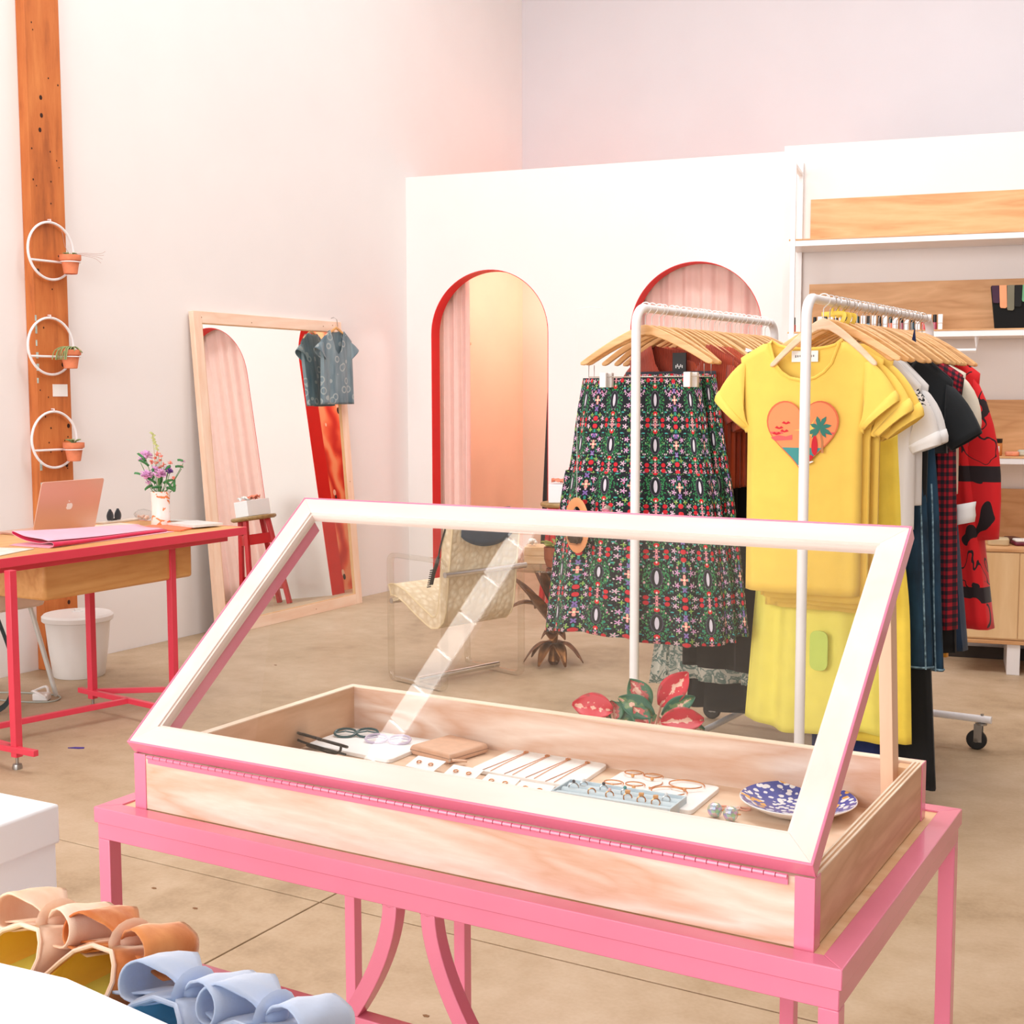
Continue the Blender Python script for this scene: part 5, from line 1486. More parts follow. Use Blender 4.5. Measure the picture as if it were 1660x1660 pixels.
T1('printed_dress', 'white and grey-green palm print dress showing its hem below the black ones', 'dress', 4.60, 0, PALM, (.285, 1.20, 1.45, 1.53), hw=.15, hd=.035, flare=1.15, neck=.08, shoulder=.21, seed=16, folds=7, amp=.02, dxx=-.03)
T1('printed_dress', 'longer palm print dress with a ruffled hem at the far end of the rack', 'dress', 4.90, 2, PALM, (.18, 1.20, 1.45, 1.53), hw=.18, hd=.03, flare=1.8, neck=.08, shoulder=.21, seed=17, folds=8, amp=.02, dxx=-.09)
T1('long_dress', 'dark dress with a flared hem, last on the floral skirt rack', 'dress', 4.98, 0, NVY, (.40, 1.20, 1.44, 1.52), hw=.18, hd=.03, flare=2.1, neck=.08, shoulder=.21, seed=18, folds=9, amp=.014, dxx=-.03)

# ---- yellow shirts
YT = cloth('yellow_jersey', (248, 210, 98), .85, .025, sheen=.1)
YTC = cloth('yellow_rib', (246, 206, 92), .85, .03)
ZS = (.742, 1.235, 1.472, 1.525)
tee = T2('yellow_shirt', 'front yellow t-shirt with heart-shaped beach print and rolled sleeves', 't-shirt', 3.965, 1, YT, ZS, dxx=-.068, hw=.180, hd=.032, sleeve=(.033, .058, .1, .066, YT), neck=.110, scoop=.125, back_scoop=.028, shoulder=.205, folds=4, amp=.004, seed=1, collar=YTC)
B().box(-.045, .012, 1.458, .038, .0145, 1.492).build('neck_label', WPLAST, tee)
lt_ = B()
for k in range(9): lt_.box(-.034+.007*k, .0112, 1.471+(k*7 % 3)*.001, -.030+.007*k, .0121, 1.479)
lt_.build('label_lettering', plain('grey_ink', (130, 130, 130), .6), tee)
B().tube(smooth_path([(0, -.012, 1.458), (.012, -.014, 1.43), (.020, -.012, 1.45), (.014, -.012, 1.415)], 4), .0012, 5).build('tag_string', WPLAST, tee)
# heart print, lies on the chest
HX, HZ = .008, 1.225
HS = .1125
def heart(s_=1.0, n=60):
    out = []
    for k in range(n):
        t_ = 2*pi*k/n
        x = 16*sin(t_)**3; y = 13*cos(t_)-5*cos(2*t_)-2*cos(3*t_)-cos(4*t_)
        out.append((HX+x/16*HS*s_, HZ+(y+2.5)/16*HS*1.12*s_))
    return out
def clip_poly(P, fn):     # Sutherland-Hodgman against one half-plane fn(p) >= 0
    out = []
    for i in range(len(P)):
        a_, b_ = P[i-1], P[i]; fa, fb = fn(a_), fn(b_)
        if (fa >= 0) != (fb >= 0):
            u = fa/(fa-fb); out.append((a_[0]+(b_[0]-a_[0])*u, a_[1]+(b_[1]-a_[1])*u))
        if fb >= 0: out.append(b_)
    return out
YF = -.0420
def layer(b, P, lv, m):
    def yy(x, z): return YF-.0004*lv - .0 + .10*abs(x)**2
    n = len(P)
    cx_ = sum(p[0] for p in P)/n; cz_ = sum(p[1] for p in P)/n
    b.add([(x, yy(x, z), z) for x, z in P], [tuple(range(n))], m)
pm = [plain('print_outline', (226, 110, 70), .7, var=0), plain('print_sky', (244, 150, 96), .7, var=.03), plain('print_band', (238, 96, 96), .7), plain('print_sea', (62, 150, 150), .7),
      plain('print_sand', (250, 196, 136), .7), plain('print_sun', (252, 214, 110), .7), plain('print_palm', (50, 128, 116), .7), plain('print_red', (214, 22, 44), .7), plain('print_trunk', (196, 132, 84), .7), plain('print_white', (246, 240, 230), .7)]
pb = B()
layer(pb, heart(1.0), 1, 0); hi_ = heart(.955); layer(pb, hi_, 2, 1)
hz = HZ-.012
layer(pb, clip_poly(clip_poly(hi_, lambda p: p[1]-(HZ+.012)), lambda p: (HZ+.018)-p[1]), 3, 2)
layer(pb, clip_poly(hi_, lambda p: hz-.018-p[1]), 3, 3)
layer(pb, clip_poly(clip_poly(hi_, lambda p: hz-.018-p[1]), lambda p: (p[0]-HX-.0)*1.0+(-(p[1]-(HZ-.090)))*.85-.010), 4, 4)
sx0, sz0 = HX+.020, HZ+.024
for k in range(12):
    a_ = 2*pi*k/12; r_ = .048 if k % 2 == 0 else .032
    layer(pb, [(sx0+.012*cos(a_-.18), sz0+.012*sin(a_-.18)), (sx0+r_*cos(a_), sz0+r_*sin(a_)), (sx0+.012*cos(a_+.18), sz0+.012*sin(a_+.18))], 4, 5)
layer(pb, [(sx0+.017*cos(k*pi/10), sz0+.017*sin(k*pi/10)) for k in range(20)], 5, 5)
# palm
layer(pb, [(HX+.060, HZ-.045), (HX+.068, HZ-.045), (HX+.066, HZ-.01), (HX+.058, HZ+.026), (HX+.053, HZ+.024), (HX+.060, HZ-.01)], 5, 8)
for a_, L in [(100, .050), (68, .052), (140, .038), (30, .042), (-12, .040), (190, .040), (215, .030), (-40, .026)]:
    a_ = radians(a_); c_ = (HX+.055, HZ+.028); d_ = (cos(a_), sin(a_)); nn_ = (-d_[1], d_[0])
    layer(pb, [(c_[0]+d_[0]*L*u+nn_[0]*w_, c_[1]+d_[1]*L*u-.010*u*u+nn_[1]*w_) for u, w_ in [(0, 0), (.3, .006), (.65, .007), (1, 0), (.65, -.006), (.3, -.005)]], 6, 6)
# red pepper-like shapes on the sand and birds
layer(pb, [(HX+.040+.0095*cos(k*pi/9)*(1-.15*sin(k*pi/9)), HZ-.022+.030*sin(k*pi/9)) for k in range(18)], 7, 7)
layer(pb, [(HX+.014+.022*cos(k*pi/9), HZ-.064+.011*sin(k*pi/9)+.5*.022*cos(k*pi/9)*.6) for k in range(18)], 7, 7)
layer(pb, [(HX+.014+.024*cos(k*pi/9), HZ-.078+.004*sin(k*pi/9)+.3*.024*cos(k*pi/9)) for k in range(18)], 8, 9)
for bx__, bz_ in [(-.072, .030), (-.055, .020), (-.080, .012), (-.050, .045)]:
    layer(pb, [(HX+bx__-.014, HZ+bz_), (HX+bx__-.007, HZ+bz_+.006), (HX+bx__, HZ+bz_+.001), (HX+bx__+.007, HZ+bz_+.006), (HX+bx__+.014, HZ+bz_), (HX+bx__, HZ+bz_-.004)], 5, 7)
layer(pb, [(HX-.098, HZ+.0), (HX-.075, HZ+.008), (HX-.05, HZ+.004), (HX-.03, HZ+.010), (HX-.03, HZ-.006), (HX-.085, HZ-.010)], 5, 2)
pb.build('heart_print', pm, tee, recalc=False)
for k, (y, dxx, lb) in enumerate([(4.012, -.045, 'plain yellow t-shirt directly behind the heart print one'), (4.060, -.030, 'plain yellow t-shirt, third on the rack'), (4.105, -.060, 'plain yellow t-shirt, fourth on the rack with the lowest hem')]):
    T2('yellow_shirt', lb, 't-shirt', y, -3, YT, (.715-.022*k, 1.225, 1.462, 1.52), dxx=dxx, hw=.175, hd=.022, sleeve=(.040, .072+.012*k, .084, .064, YT), neck=.10, scoop=.05, shoulder=.210, folds=5, amp=.007, seed=k+5)
LY = cloth('lemon_crepe', (247, 234, 112), .8, .03, sheen=.1)
LY2 = cloth('yellow_crepe', (248, 220, 84), .8, .04, sheen=.1)
def ypatch(t, rings):
    B().prism(rpoly([(.015, .47), (.075, .47), (.075, .60), (.015, .60)], .028), -.082, -.078, 'y').build('pocket', cloth('lime_pocket', (206, 226, 110), .8, .02), t, bevel=.001)  # flat rounded lime patch on the skirt front
skirt('lemon_skirt', 'long lemon yellow skirt with a rounded pocket below the shirts', (-1.270, 4.18, 0), radians(-2),
      [(1.20, .16, .03, .2), (.90, .185, .04, .6), (.68, .205, .050, .9), (.45, .222, .058, 1), (.262, .236, .064, 1.1)], LY, 8, .014, 5, extra=ypatch, hemwave=.012)
yl = skirt('yellow_skirt', 'deeper yellow long skirt behind the lemon skirt', (-1.165, 4.235, 0), radians(-2),
      [(1.25, .14, .03, .2), (.90, .165, .04, .6), (.68, .19, .050, .9), (.45, .20, .056, 1), (.235, .208, .060, 1.1)], LY2, 8, .014, 9)
tg = B().prism(rpoly([(0, 0), (.022, 0), (.022, .045), (0, .045)], .004), -.0012, 0, 'y').build('swing_tag', WPLAST, yl, loc=(.118, -.068, .70))
# denim
s_ = NT('blue_denim'); n1 = s_.noise(s_.coord('Object', (1, 1, .12)), 30, 4); n2 = s_.noise(s_.coord(), 8, 3)
s_.base(s_.ramp(s_.mth('ADD', s_.mth('MULTIPLY', n1, .5), s_.mth('MULTIPLY', n2, .5)), [(.38, rgb(10, 34, 52)), (.6, rgb(26, 66, 92)), (.75, rgb(70, 118, 144))])); DEN = s_.fin(.85)
HEM = plain('stitched_hem', (120, 150, 166), .85, var=.5, scale=60)
def denim_extra(t, rings):
    for k in (0, 26, 52): 
        B().tube([Vector(r[(n_k) % len(r)])*1.0+Vector((0, -.002 if r[(n_k) % len(r)][1] < 0 else .002, 0)) for n_k, r in [(k*2+60, r) for r in rings[4:]]], .0032, 5).build('seam', HEM, t)
    r = rings[-1]; B().tube([Vector(q)+Vector((0, 0, .006)) for q in r], .0035, 5, closed=True).build('hem', HEM, t)
skirt('denim_skirt', 'blue denim maxi skirt with pale stitched hem, the one nearer the shirts', (-1.125, 4.37, 0), radians(-6),
      [(1.30, .14, .02, .1), (1.0, .17, .03, .4), (.7, .19, .035, .7), (.46, .205, .04, .9)], DEN, 6, .009, 2, extra=denim_extra)
skirt('denim_skirt', 'blue denim maxi skirt with pale stitched hem, the one farther back', (-1.10, 4.425, 0), radians(-6),
      [(1.30, .14, .02, .1), (1.0, .17, .03, .4), (.7, .185, .035, .7), (.445, .20, .04, .9)], DEN, 6, .009, 4, extra=denim_extra)
s_ = NT('white_cotton_black_floral'); vo = s_.n('ShaderNodeTexVoronoi'); s_.put(vo.inputs['Vector'], s_.coord()); vo.inputs['Scale'].default_value = 9
sep = s_.n('ShaderNodeSeparateXYZ'); s_.put(sep.inputs[0], s_.coord()); n1 = s_.noise(s_.coord(), 70, 2, .5, 1)
f_ = s_.mth('MULTIPLY', s_.mth('LESS_THAN', vo.outputs[0], .33), s_.mth('GREATER_THAN', n1, .56)); f_ = s_.mth('MULTIPLY', f_, s_.mth('GREATER_THAN', sep.outputs[2], 1.24))
s_.base(s_.mix(f_, rgb(234, 231, 230), rgb(40, 44, 48))); WBF = s_.fin(.85)
T2('white_shirt', 'white t-shirt with small black floral print at the shoulders', 't-shirt', 4.265, -4, WBF, (.925, 1.20, 1.385, 1.49), dxx=.02, hw=.172, hd=.035, sleeve=(.022, .107, .085, .045, WHC), neck=.085, shoulder=.190, seed=3, amp=.008)
T2('white_shirt', 'plain white t-shirt behind the printed white one', 't-shirt', 4.32, -4, WHC, (1.0, 1.20, 1.385, 1.49), dxx=.03, hw=.17, hd=.03, sleeve=(.020, .10, .08, .045, WHC), neck=.085, shoulder=.19, seed=4, amp=.008)
T2('velvet_trousers', 'black velvet wide-leg piece reaching nearly to the floor', 'trousers', 4.37, -4, BLV, (.055, .9, 1.35, 1.40), dxx=.06, hw=.15, hd=.03, flare=1.38, neck=.12, shoulder=.15, seed=6, amp=.006)
T2('blue_trousers', 'deep blue trousers hanging under the yellow skirts', 'trousers', 4.30, -4, DBL, (.10, .9, 1.30, 1.34), dxx=-.02, hw=.13, hd=.02, flare=.9, neck=.1, shoulder=.13, seed=7, amp=.004)
s_ = NT('red_navy_check'); sep = s_.n('ShaderNodeSeparateXYZ'); uvn = s_.n('ShaderNodeUVMap'); s_.t.links.new(uvn.outputs[0], sep.inputs[0])
def stripe(x): return s_.mth('LESS_THAN', s_.mth('FRACT', s_.mth('MULTIPLY', x, 40)), .5)
su, sv = stripe(sep.outputs[0]), stripe(sep.outputs[1])
f_ = s_.mth('MULTIPLY', s_.mth('ADD', su, sv), .5)
s_.base(s_.ramp(f_, [(0, rgb(16, 16, 34)), (.3, rgb(74, 14, 34)), (.45, rgb(74, 14, 34)), (.9, rgb(178, 22, 44))])); s_.t.nodes[-1]
CHK = s_.fin(.85)
T2('checked_dress', 'red and navy gingham long dress between the white shirt and the velvet top', 'dress', 4.62, -8, CHK, (.555, 1.18, 1.42, 1.49), dxx=.07, hw=.165, hd=.045, flare=1.12, neck=.08, shoulder=.19, seed=8, amp=.012, folds=6)
T2('velvet_blouse', 'dark teal velvet short sleeved top draped over the hanger ends', 'top', 4.55, -8, NVY, (1.16, 1.22, 1.40, 1.50), dxx=.045, hw=.185, hd=.05, sleeve=(.050, .11, .09, .06, None), neck=.08, shoulder=.20, seed=9, amp=.010)
vt = T2('black_blouse_dress', 'black dress with rolled white cuffs under the velvet top', 'dress', 4.70, -8, BLK, (.46, 1.15, 1.41, 1.49), dxx=.055, hw=.165, hd=.045, flare=1.15, neck=.08, shoulder=.19, seed=10, amp=.012)
b = B(); rg = [[(.212+.034*cos(q*pi/7)*(1+.1*(k % 2)), -.02+.030*sin(q*pi/7), .915+.023*k+.008*cos(q*pi/7)) for q in range(14)] for k in range(4)]
b.loft(rg, cap=False); b.build('white_cuff', WHC, vt, solid=.003)
T2('blue_dress', 'slate blue dress with a wide hem between the black dress and the red coat', 'dress', 4.86, -8, cloth('slate_blue', (34, 58, 88), .85, .08), (.44, 1.15, 1.41, 1.49), dxx=.0, hw=.165, hd=.035, flare=1.48, neck=.08, shoulder=.20, seed=20, amp=.012)
T2('cream_blouse', 'cream satin blouse just in front of the red coat', 'blouse', 4.88, -8, cloth('cream_satin', (240, 230, 212), .5, .03), (1.0, 1.22, 1.43, 1.50), dxx=.005, hw=.18, hd=.03, sleeve=(.01, .10, .08, .05, None), neck=.08, shoulder=.205, seed=21, amp=.008)
s_ = NT('red_coat_black_brushwork'); v_ = s_.coord('Object', loc=(.31, .2, .1)); n0 = s_.noise(v_, 4.6, 2, .45, 1.6)
ln_ = s_.mth('LESS_THAN', s_.mth('ABSOLUTE', s_.mth('SUBTRACT', n0, .5)), .016)
n2 = s_.noise(s_.coord('Object', loc=(4, 2, 1)), 3.2, 1); gate = s_.mth('GREATER_THAN', n2, .47)
sep = s_.n('ShaderNodeSeparateXYZ'); s_.put(sep.inputs[0], s_.coord())
blk = s_.mth('LESS_THAN', s_.mth('ABSOLUTE', s_.mth('SUBTRACT', s_.mth('FRACT', s_.mth('DIVIDE', s_.mth('ADD', sep.outputs[2], .03), .44)), .5)), .065)
s_.base(s_.mix(s_.mth('MAXIMUM', s_.mth('MULTIPLY', ln_, gate), s_.mth('MULTIPLY', blk, s_.mth('GREATER_THAN', n2, .42))), rgb(222, 14, 26), rgb(30, 12, 20))); COAT = s_.fin(.8, sheen=.2)
T2('red_coat', 'long red coat with black brushwork, last on the yellow shirt rack', 'coat', 4.985, -8, COAT, (.505, 1.15, 1.43, 1.52), dxx=.035, hw=.180, hd=.055, flare=1.50, sleeve=(.030, .46, .075, .055, None), neck=.07, shoulder=.200, seed=22, amp=.010, folds=5)
T2('yellow_dress', 'short glimpse of a mustard garment under the slate blue hem', 'dress', 4.93, -8, cloth('mustard_cloth', (226, 160, 50), .85), (.395, 1.1, 1.40, 1.48), dxx=.00, hw=.14, hd=.02, flare=1.15, neck=.08, shoulder=.19, seed=23, amp=.004)
T2('red_dress', 'narrow red garment seen between the denim and the slate blue hem', 'dress', 4.59, -8, cloth('deep_red_cloth', (120, 14, 26), .85), (.30, 1.1, 1.36, 1.44), dxx=.03, hw=.12, hd=.02, flare=1.1, neck=.08, shoulder=.15, seed=24, amp=.004)
# pointed navy and black tie ends lying over the hangers
for k, (y, dxx, lb, m) in enumerate([(4.56, .10, 'pointed navy strap end lying over the hanger tips', DBL), (4.50, .02, 'narrow black strap lying along a hanger shoulder', BLACK)]):
    t = thing('strap_end', lb, 'strap', (rx(2, y)+dxx, y, ZR), radians(-8))
    if k == 0: B().prism([(-.016, -.17), (.018, -.17), (.006, -.06)], -.010, -.002, 'y').build('point', m, t, bevel=.001)
    else: B().prism([(-.05, -.085), (-.045, -.075), (.05, -.130), (.055, -.142)], -.010, -.002, 'y').build('band', m, t, bevel=.001)

# hanging leather planter in front of the skirt
hp = thing('hanging_planter', 'tan leather sling holding a small glass planter, hanging before the floral skirt', 'planter', (-2.03, 3.955, 0), radians(-20))
LEA = plain('tan_leather', (226, 152, 102), .55, var=.05)
def lsl(zc, a_, bb, m=0): return [(a_*cos(q*pi/14), 0, zc+bb*sin(q*pi/14)) for q in range(28)]
B().tube(lsl(.915, .046, .080), .0125, 8, closed=True, flat=(.22, 1.25)).build('sling', LEA, hp)
B().lathe([(.001, .848), (.026, .850), (.036, .872), (.038, .92), (.034, .92), (.024, .856)], 22, cap=False).build('glass_pot', glass('planter_glass', (.92, .88, .84, 1), 1.5, 0, 1.5), hp)
B().lathe([(.001, .853), (.024, .856), (.032, .870), (.032, .880), (.001, .882)], 16, cap=False).build('soil', SOIL, hp)
b = B()
for k in range(10):
    a_ = k*.63; leafp(b, (0, 0, .900), (cos(a_), sin(a_), 2), .04, .010)
b.build('leaf_cluster', LEAF, hp, solid=.0008)
B().tube([(0, 0, 1.000), (0, 0, ZR+.005)], .0007, 5).build('thread', WPLAST, hp)
hk_ = B(); hk_.tube([(0, 0, ZR+.005), (.07, -.0, ZR+.008), (.14, -.02, ZR+.0)], .0012, 5); hk_.build('wire_hook', WPLAST, hp)

# ------------------------------------------------------------------ red-leaved plant behind the showcase
px_, py_ = -1.43, 3.12
t = thing('potted_plant', 'red and green leaved plant in a white pot behind the showcase', 'plant', (px_, py_, 0))
B().lathe([(.11, 0), (.12, .004), (.145, .26), (.140, .265), (.125, .26), (.10, .02), (.001, .02)], 30, cap=False).build('pot', WPLAST, t)
B().lathe([(.128, .235), (.001, .24)], 20, cap=False).build('soil', SOIL, t)
def aglo(name, r0, g0, lo_):
    s = NT(name); uvn = s.n('ShaderNodeUVMap'); sep = s.n('ShaderNodeSeparateXYZ'); s.t.links.new(uvn.outputs[0], sep.inputs[0])
    ed = s.mth('ABSOLUTE', s.mth('SUBTRACT', sep.outputs[0], .5)); n1 = s.noise(s.coord(), 60, 3)
    f = s.mth('ADD', s.mth('MULTIPLY', ed, 1.6), s.mth('MULTIPLY', s.mth('SUBTRACT', n1, .5), 1.5))
    s.base(s.ramp(f, [(.04, rgb(236, 190, 170)), (.10, rgb(*r0)), (lo_, rgb(*r0)), (min(.98, lo_+.14), rgb(*g0))])); return s.fin(.4)
AG1 = aglo('red_leaf', (206, 50, 66), (170, 60, 60), .74); AG2 = aglo('pink_green_leaf', (206, 96, 96), (62, 116, 84), .34); AG3 = aglo('green_leaf_pink_vein', (110, 140, 90), (40, 100, 76), .25)
def bigleaf(c, d, L, w_, m, up=None, curl=.25, label=None):
    c = Vector(c); d = Vector(d).normalized(); up0 = Vector(up or (.35, -.8, .5)).normalized()
    sd = d.cross(up0).normalized(); u_ = sd.cross(d).normalized()
    b = B()
    b.grid(lambda u, v: c+d*L*v+sd*((u-.5)*w_*sin(pi*min(.985, .03+v*.96))**.75)+u_*(-curl*L*v*v+.35*w_*abs(u-.5)), 8, 12)
    o = b.build('leaf', m, t, solid=.0012)
    b2 = B(); st = Vector((c.x*.2, c.y*.2, .24)); b2.tube(smooth_path([st, (st+c)/2+Vector((0, 0, .03)), c+d*.004], 5), .0032, 6); b2.build('leaf_stalk', plain('pink_stalk', (226, 180, 160), .5), o)
# a along the image's right (+x*.87,+y*.5)
def ap_(a_, z, dd=0): return (a_*.866-dd*.5, a_*.5+dd*.866, z)
for c, d, L, w_, m in [
    (ap_(-.060, .530, -.03), ap_(-1, .22), .105, .075, AG1), (ap_(-.050, .500, -.02), ap_(-.2, 1), .055, .055, AG2), (ap_(-.030, .505, .0), ap_(-.5, .7), .05, .045, AG2), (ap_(.000, .495, -.02), ap_(-1.1, .25), .10, .05, AG3),
    (ap_(.035, .530, -.01), ap_(-.55, 1), .090, .068, AG2), (ap_(.045, .520, -.05), ap_(-.9, .55), .10, .062, AG3), (ap_(.070, .535, 0), ap_(.75, 1), .115, .072, AG1), (ap_(.072, .515, -.03), ap_(.9, .6), .10, .05, AG3),
    (ap_(.065, .505, -.06), ap_(1, .12), .115, .070, AG1), (ap_(.09, .49, -.02), ap_(1, -.1), .10, .05, AG3), (ap_(.03, .50, -.06), ap_(-.3, .4), .06, .05, AG2), (ap_(-.02, .48, .04), ap_(-.6, -.2), .09, .05, AG3),
    (ap_(.02, .47, .07), ap_(.1, .3, 1), .09, .06, AG1), (ap_(.05, .46, .07), ap_(.8, .1, 1), .09, .06, AG2)]:
    bigleaf(c, d, L, w_, m)

# ------------------------------------------------------------------ wall shelving on the closet
sh = thing('wall_shelving', 'white metal wall shelving with oak shelves and back boards', 'shelving', CA, CANG)
def sx(b, nm, m, bev=.001): return b.build(nm, m, sh, bevel=bev)
SD = .33
for x_ in (.09, 2.4):
    for y_, zt in ((-.015, 2.57), (-SD+.008, 2.52)):
        sx(B().box(x_-.012, y_-.012, .0, x_+.012, y_+.012, zt+.0), 'upright', WPAINT)
    sx(B().box(x_-.010, -SD+.008, 2.50, x_+.010, -.015, 2.52), 'top_tie', WPAINT)
for k, z_ in enumerate((2.140, 1.674, 1.050)):
    sx(B().box(.074, -SD, z_-.036, 2.45, -.004, z_-.008), 'shelf_lip', WPAINT)
    sx(B().box(.070, -SD-.002, z_-.008, 2.45, -.002, z_), 'shelf_board', BOARD)
for z0_, z1_ in ((2.186-.02, 2.377), (1.674, 1.936), (1.050, 1.327), (.62, .873)):
    sx(B().box(.143, -.022, z0_, 2.44, -.004, z1_), 'back_board', BOARD)
rl_ = B(); rl_.tube([(.60, -.30, 1.638), (.60, -.30, 1.569), (.982, -.30, 1.569), (.982, -.30, 1.638)], .011, 4)
sx(rl_, 'hanging_loop', WPAINT, 0)
def cl(s, off, z): return CA+CD*s+CN*off+Vector((0, 0, z))
# nail polish bottles and cartons
cols = [(200, 70, 60), (30, 60, 66), (240, 214, 190), (16, 16, 20), (28, 60, 62), (200, 40, 60), (20, 20, 26), (60, 120, 150), (30, 30, 40), (230, 120, 90), (150, 60, 80), (34, 66, 80), (210, 60, 60), (160, 20, 60)]
caps = {0: BLACK}
protos = {}
nm_ = ['terracotta', 'dark green', 'nude', 'black', 'deep green', 'red', 'ink', 'sky blue', 'charcoal', 'coral', 'plum', 'slate', 'poppy', 'magenta']
for k in range(14):
    s0_ = .088+.0535*k
    t = thing('polish_bottle', '%s nail polish bottle with dark cap on the middle shelf' % nm_[k], 'bottle', cl(s0_, .22, 1.6745), CANG, 'nail polish bottles in a row')
    B().prism(rpoly([(-.010, -.010), (.010, -.010), (.010, .010), (-.010, .010)], .004, 3), 0, .040, 'z').build('bottle', plain('polish_%d' % k, cols[k], .15), t, bevel=.001)
    B().lathe([(.008, .040), (.009, .041), (.0085, .078), (.001, .079)], 12).build('cap', BLACK if k % 3 else plain('teal_cap_%d' % k, (24, 56, 60), .3), t)
    if k > 0:
        c_ = thing('polish_carton', 'small white carton just after the %s nail polish bottle' % nm_[k], 'carton', cl(s0_+.026, .215, 1.6745), CANG, 'white cartons in the nail polish row')
        B().box(-.0105, -.0105, 0, .0105, .0105, .034).build('lower_half', bxm, c_, bevel=.0006)
        B().box(-.011, -.011, .036, .011, .011, .080).build('upper_half', bxm, c_, bevel=.0006)
# folded tee of stripes = clutch bag
t = thing('clutch_bag', 'black suede clutch with scalloped striped flap on the middle shelf', 'bag', cl(1.165, .17, 1.6745), CANG)
B().add([(x_, y_, z_) for z_, w_ in ((0, .098), (.215, .122)) for y_ in (-.03, .03) for x_ in (-w_, w_)], [(0, 2, 3, 1), (4, 5, 7, 6), (0, 1, 5, 4), (2, 6, 7, 3), (0, 4, 6, 2), (1, 3, 7, 5)]).build('body', plain('black_suede', (10, 12, 14), .95), t, bevel=.005)
for k, c_ in enumerate([(66, 36, 60), (242, 162, 118), (122, 118, 100), (14, 16, 18), (112, 176, 130), (238, 162, 70), (66, 36, 60)]):
    x_ = -.119+k*.036; zb_ = .215-.118*(.62+.38*sin(pi*(k+.7)/5.2)**2)
    B().prism([(x_, .2155), (x_+.034, .2155), (x_*.93+.033, zb_), (x_*.93+.026, zb_-.006), (x_*.93+.004, zb_-.004), (x_*.93, zb_+.004)], -.036, -.0305, 'y').build('flap_stripe', plain('flap_%d' % k, c_, .8), t, bevel=.0008)
# jar, soaps on the lower shelf
t = thing('candle_jar', 'amber candle jar with dark lid and white label on the lower shelf', 'jar', cl(1.089, .20, 1.0505), CANG)
B().lathe([(.001, 0), (.028, 0), (.031, .004), (.031, .058), (.027, .064), (.001, .064)], 28, cap=False).build('glass_jar', plain('amber_glass', (226, 146, 80), .15), t)
B().lathe([(.0305, .064), (.031, .066), (.031, .084), (.001, .085)], 28).build('jar_lid', BLACK, t)
lb_ = B(); lb_.loft([[(.0316*sin(a_), -.0316*cos(a_), z_) for a_ in [(-.55+1.1*q/8) for q in range(9)]] for z_ in (.016, .048)], cap=False, ring_closed=False); lb_.build('jar_label', PAPER, t)
t = thing('soap_bar', 'marbled coral soap bar beside the candle jar', 'soap', cl(1.165, .22, 1.0505), CANG)
B().prism(rpoly([(-.034, -.02), (.034, -.02), (.034, .02), (-.034, .02)], .016), 0, .022, 'z').build('bar', plain('coral_marble', (240, 150, 116), .5, var=.25, scale=18), t, bevel=.006)
t = thing('folded_pouch', 'green and white folded pouch at the frame edge of the lower shelf', 'pouch', cl(1.235, .20, 1.0505), CANG)
B().prism(rpoly([(-.045, -.03), (.045, -.03), (.045, .03), (-.045, .03)], .02), 0, .030, 'z').build('pouch', plain('sage_white', (206, 206, 190), .7, var=.3, scale=14), t, bevel=.008)

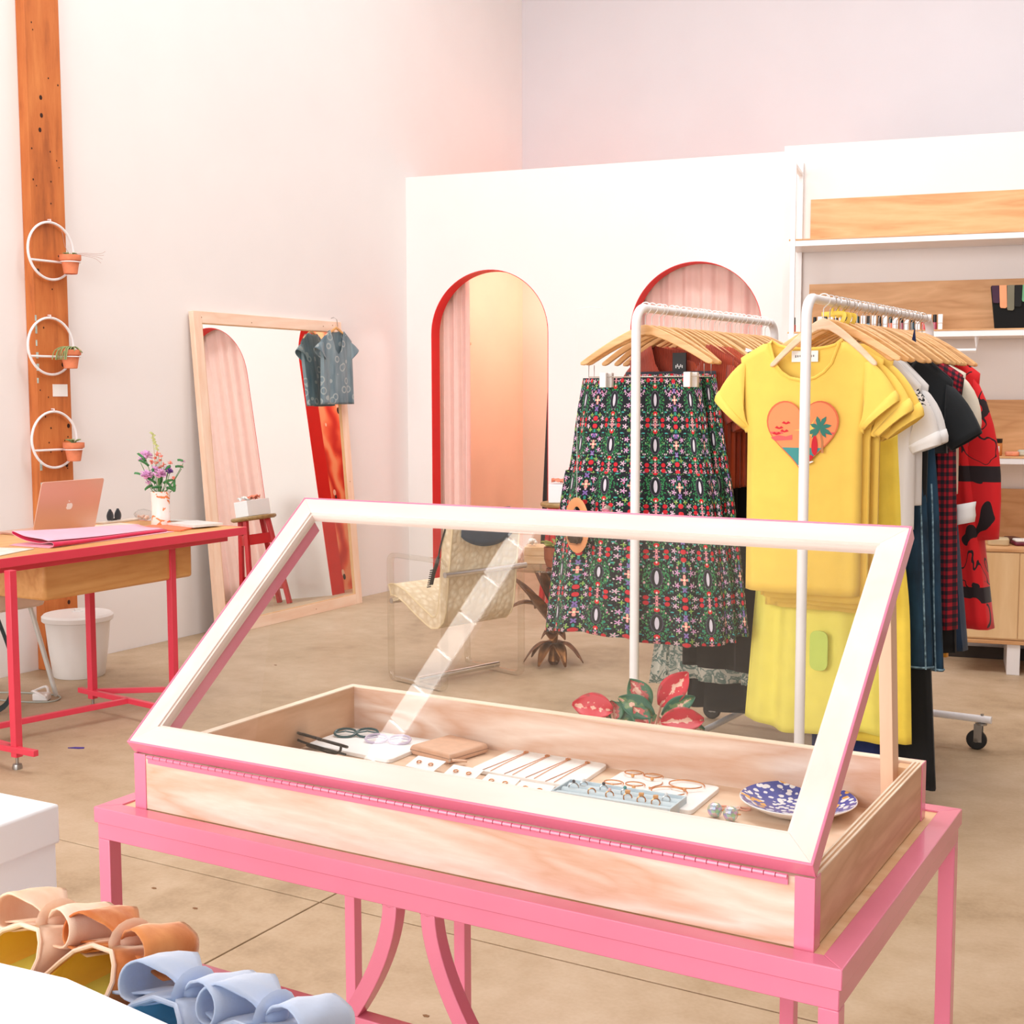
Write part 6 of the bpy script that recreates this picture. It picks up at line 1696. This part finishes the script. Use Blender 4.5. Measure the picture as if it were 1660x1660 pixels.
# cabinet under the shelves
cb_ = thing('sideboard', 'birch sideboard with sliding doors under the shelves', 'cabinet', cl(1.9, .24, 0), CANG)
B().box(-.93, -.235, .17, .9, .23, .60).build('carcass', CABW, cb_, bevel=.002)
B().box(-.96, -.245, .60, .93, .235, .616).build('top', BOARD, cb_, bevel=.002)
for k in range(4): B().box(-.925+k*.232, -.242, .178, -.697+k*.232, -.236, .594).build('door', CABW, cb_, bevel=.0015)
B().box(-.96, -.245, .150, .93, .235, .168).build('bottom_rail', BOARD, cb_, bevel=.002)
for x_ in (-.71, .7): B().box(x_-.03, -.235, 0, x_+.03, .2, .150).build('plinth_leg', WPAINT, cb_, bevel=.002)
B().box(-1.5, .15, .0, .95, .16, .06).build('plinth', plain('dark_plinth', (60, 52, 46), .8), cb_)
for k, (ss, of, lb, m, sx_, th) in enumerate([(1.11, .33, 'cream folded cloth on the sideboard, by the coat', plain('oat_cloth', (206, 186, 150), .9, var=.1), .10, .035), (1.235, .30, 'maroon and white folded clutch on the sideboard', plain('maroon_leather', (110, 26, 50), .5), .12, .018),
                                          (1.18, .22, 'dark brown pouch behind the folded things on the sideboard', plain('dark_brown', (92, 50, 36), .6), .06, .030)]):
    t = thing('folded_item', lb, 'accessory', cl(ss, of, .6165), CANG+.2*k)
    B().prism(rpoly([(-sx_/2, -.05), (sx_/2, -.05), (sx_/2, .05), (-sx_/2, .05)], .02), 0, th, 'z').build('fold', m, t, bevel=.006)
    if k == 1: B().prism(rpoly([(-sx_/2+.006, -.045), (sx_/2-.006, -.045), (sx_/2-.006, .045), (-sx_/2+.006, .045)], .02), th, th+.012, 'z').build('upper_fold', PAPER, t, bevel=.004)

# long louvred ceiling lamp over the showcase (seen mirrored in the lid)
la, lb2 = Vector((-3.16, 2.42, 5.0)), Vector((-4.08, .84, 5.0))
tl_ = thing('ceiling_lamp', 'long suspended fluorescent lamp hanging diagonally over the shop floor', 'lamp', (la+lb2)/2, atan2((la-lb2).y, (la-lb2).x))
LL = (la-lb2).length/2
em_ = NT('lamp_tube'); em_.b.inputs['Emission Color'].default_value = (1, .98, .95, 1); em_.b.inputs['Emission Strength'].default_value = 5; em_.base((1, 1, 1, 1)); EMI = em_.fin(.5)
B().box(-LL, -.06, .03, LL, .06, .08).build('housing', WPAINT, tl_)
for k in range(8):
    xa_ = -LL+k*2*LL/8
    B().box(xa_+.008, -.052, .0, xa_+2*LL/8-.008, .052, .028).build('diffuser', EMI, tl_)
for s in (-1, 1): B().tube([(s*LL*.7, 0, .08), (s*LL*.7, 0, .6)], .004, 6).build('rod', IRON, tl_)

# dry specks on the concrete
random.seed(77)
b = B()
for x, y in [(-2.62, 2.55), (-2.42, 2.50), (-1.0, 2.95), (-.25, 2.1), (-.45, 2.5), (-4.3, 5.05), (-.1, 2.4), (-1.55, 2.3)]:
    a_ = random.uniform(0, 3); b.prism([(x+.009*cos(a_+q), y+.005*sin(a_+q*1.0)) for q in (0, 1.3, 2.6, 3.9, 5.1)], .0003, .0016, 'z')
o = b.build('floor_specks', plain('dry_speck', (132, 92, 60), .9)); tag(o, 'tiny brown dry specks scattered on the concrete floor', 'debris', kind='stuff')
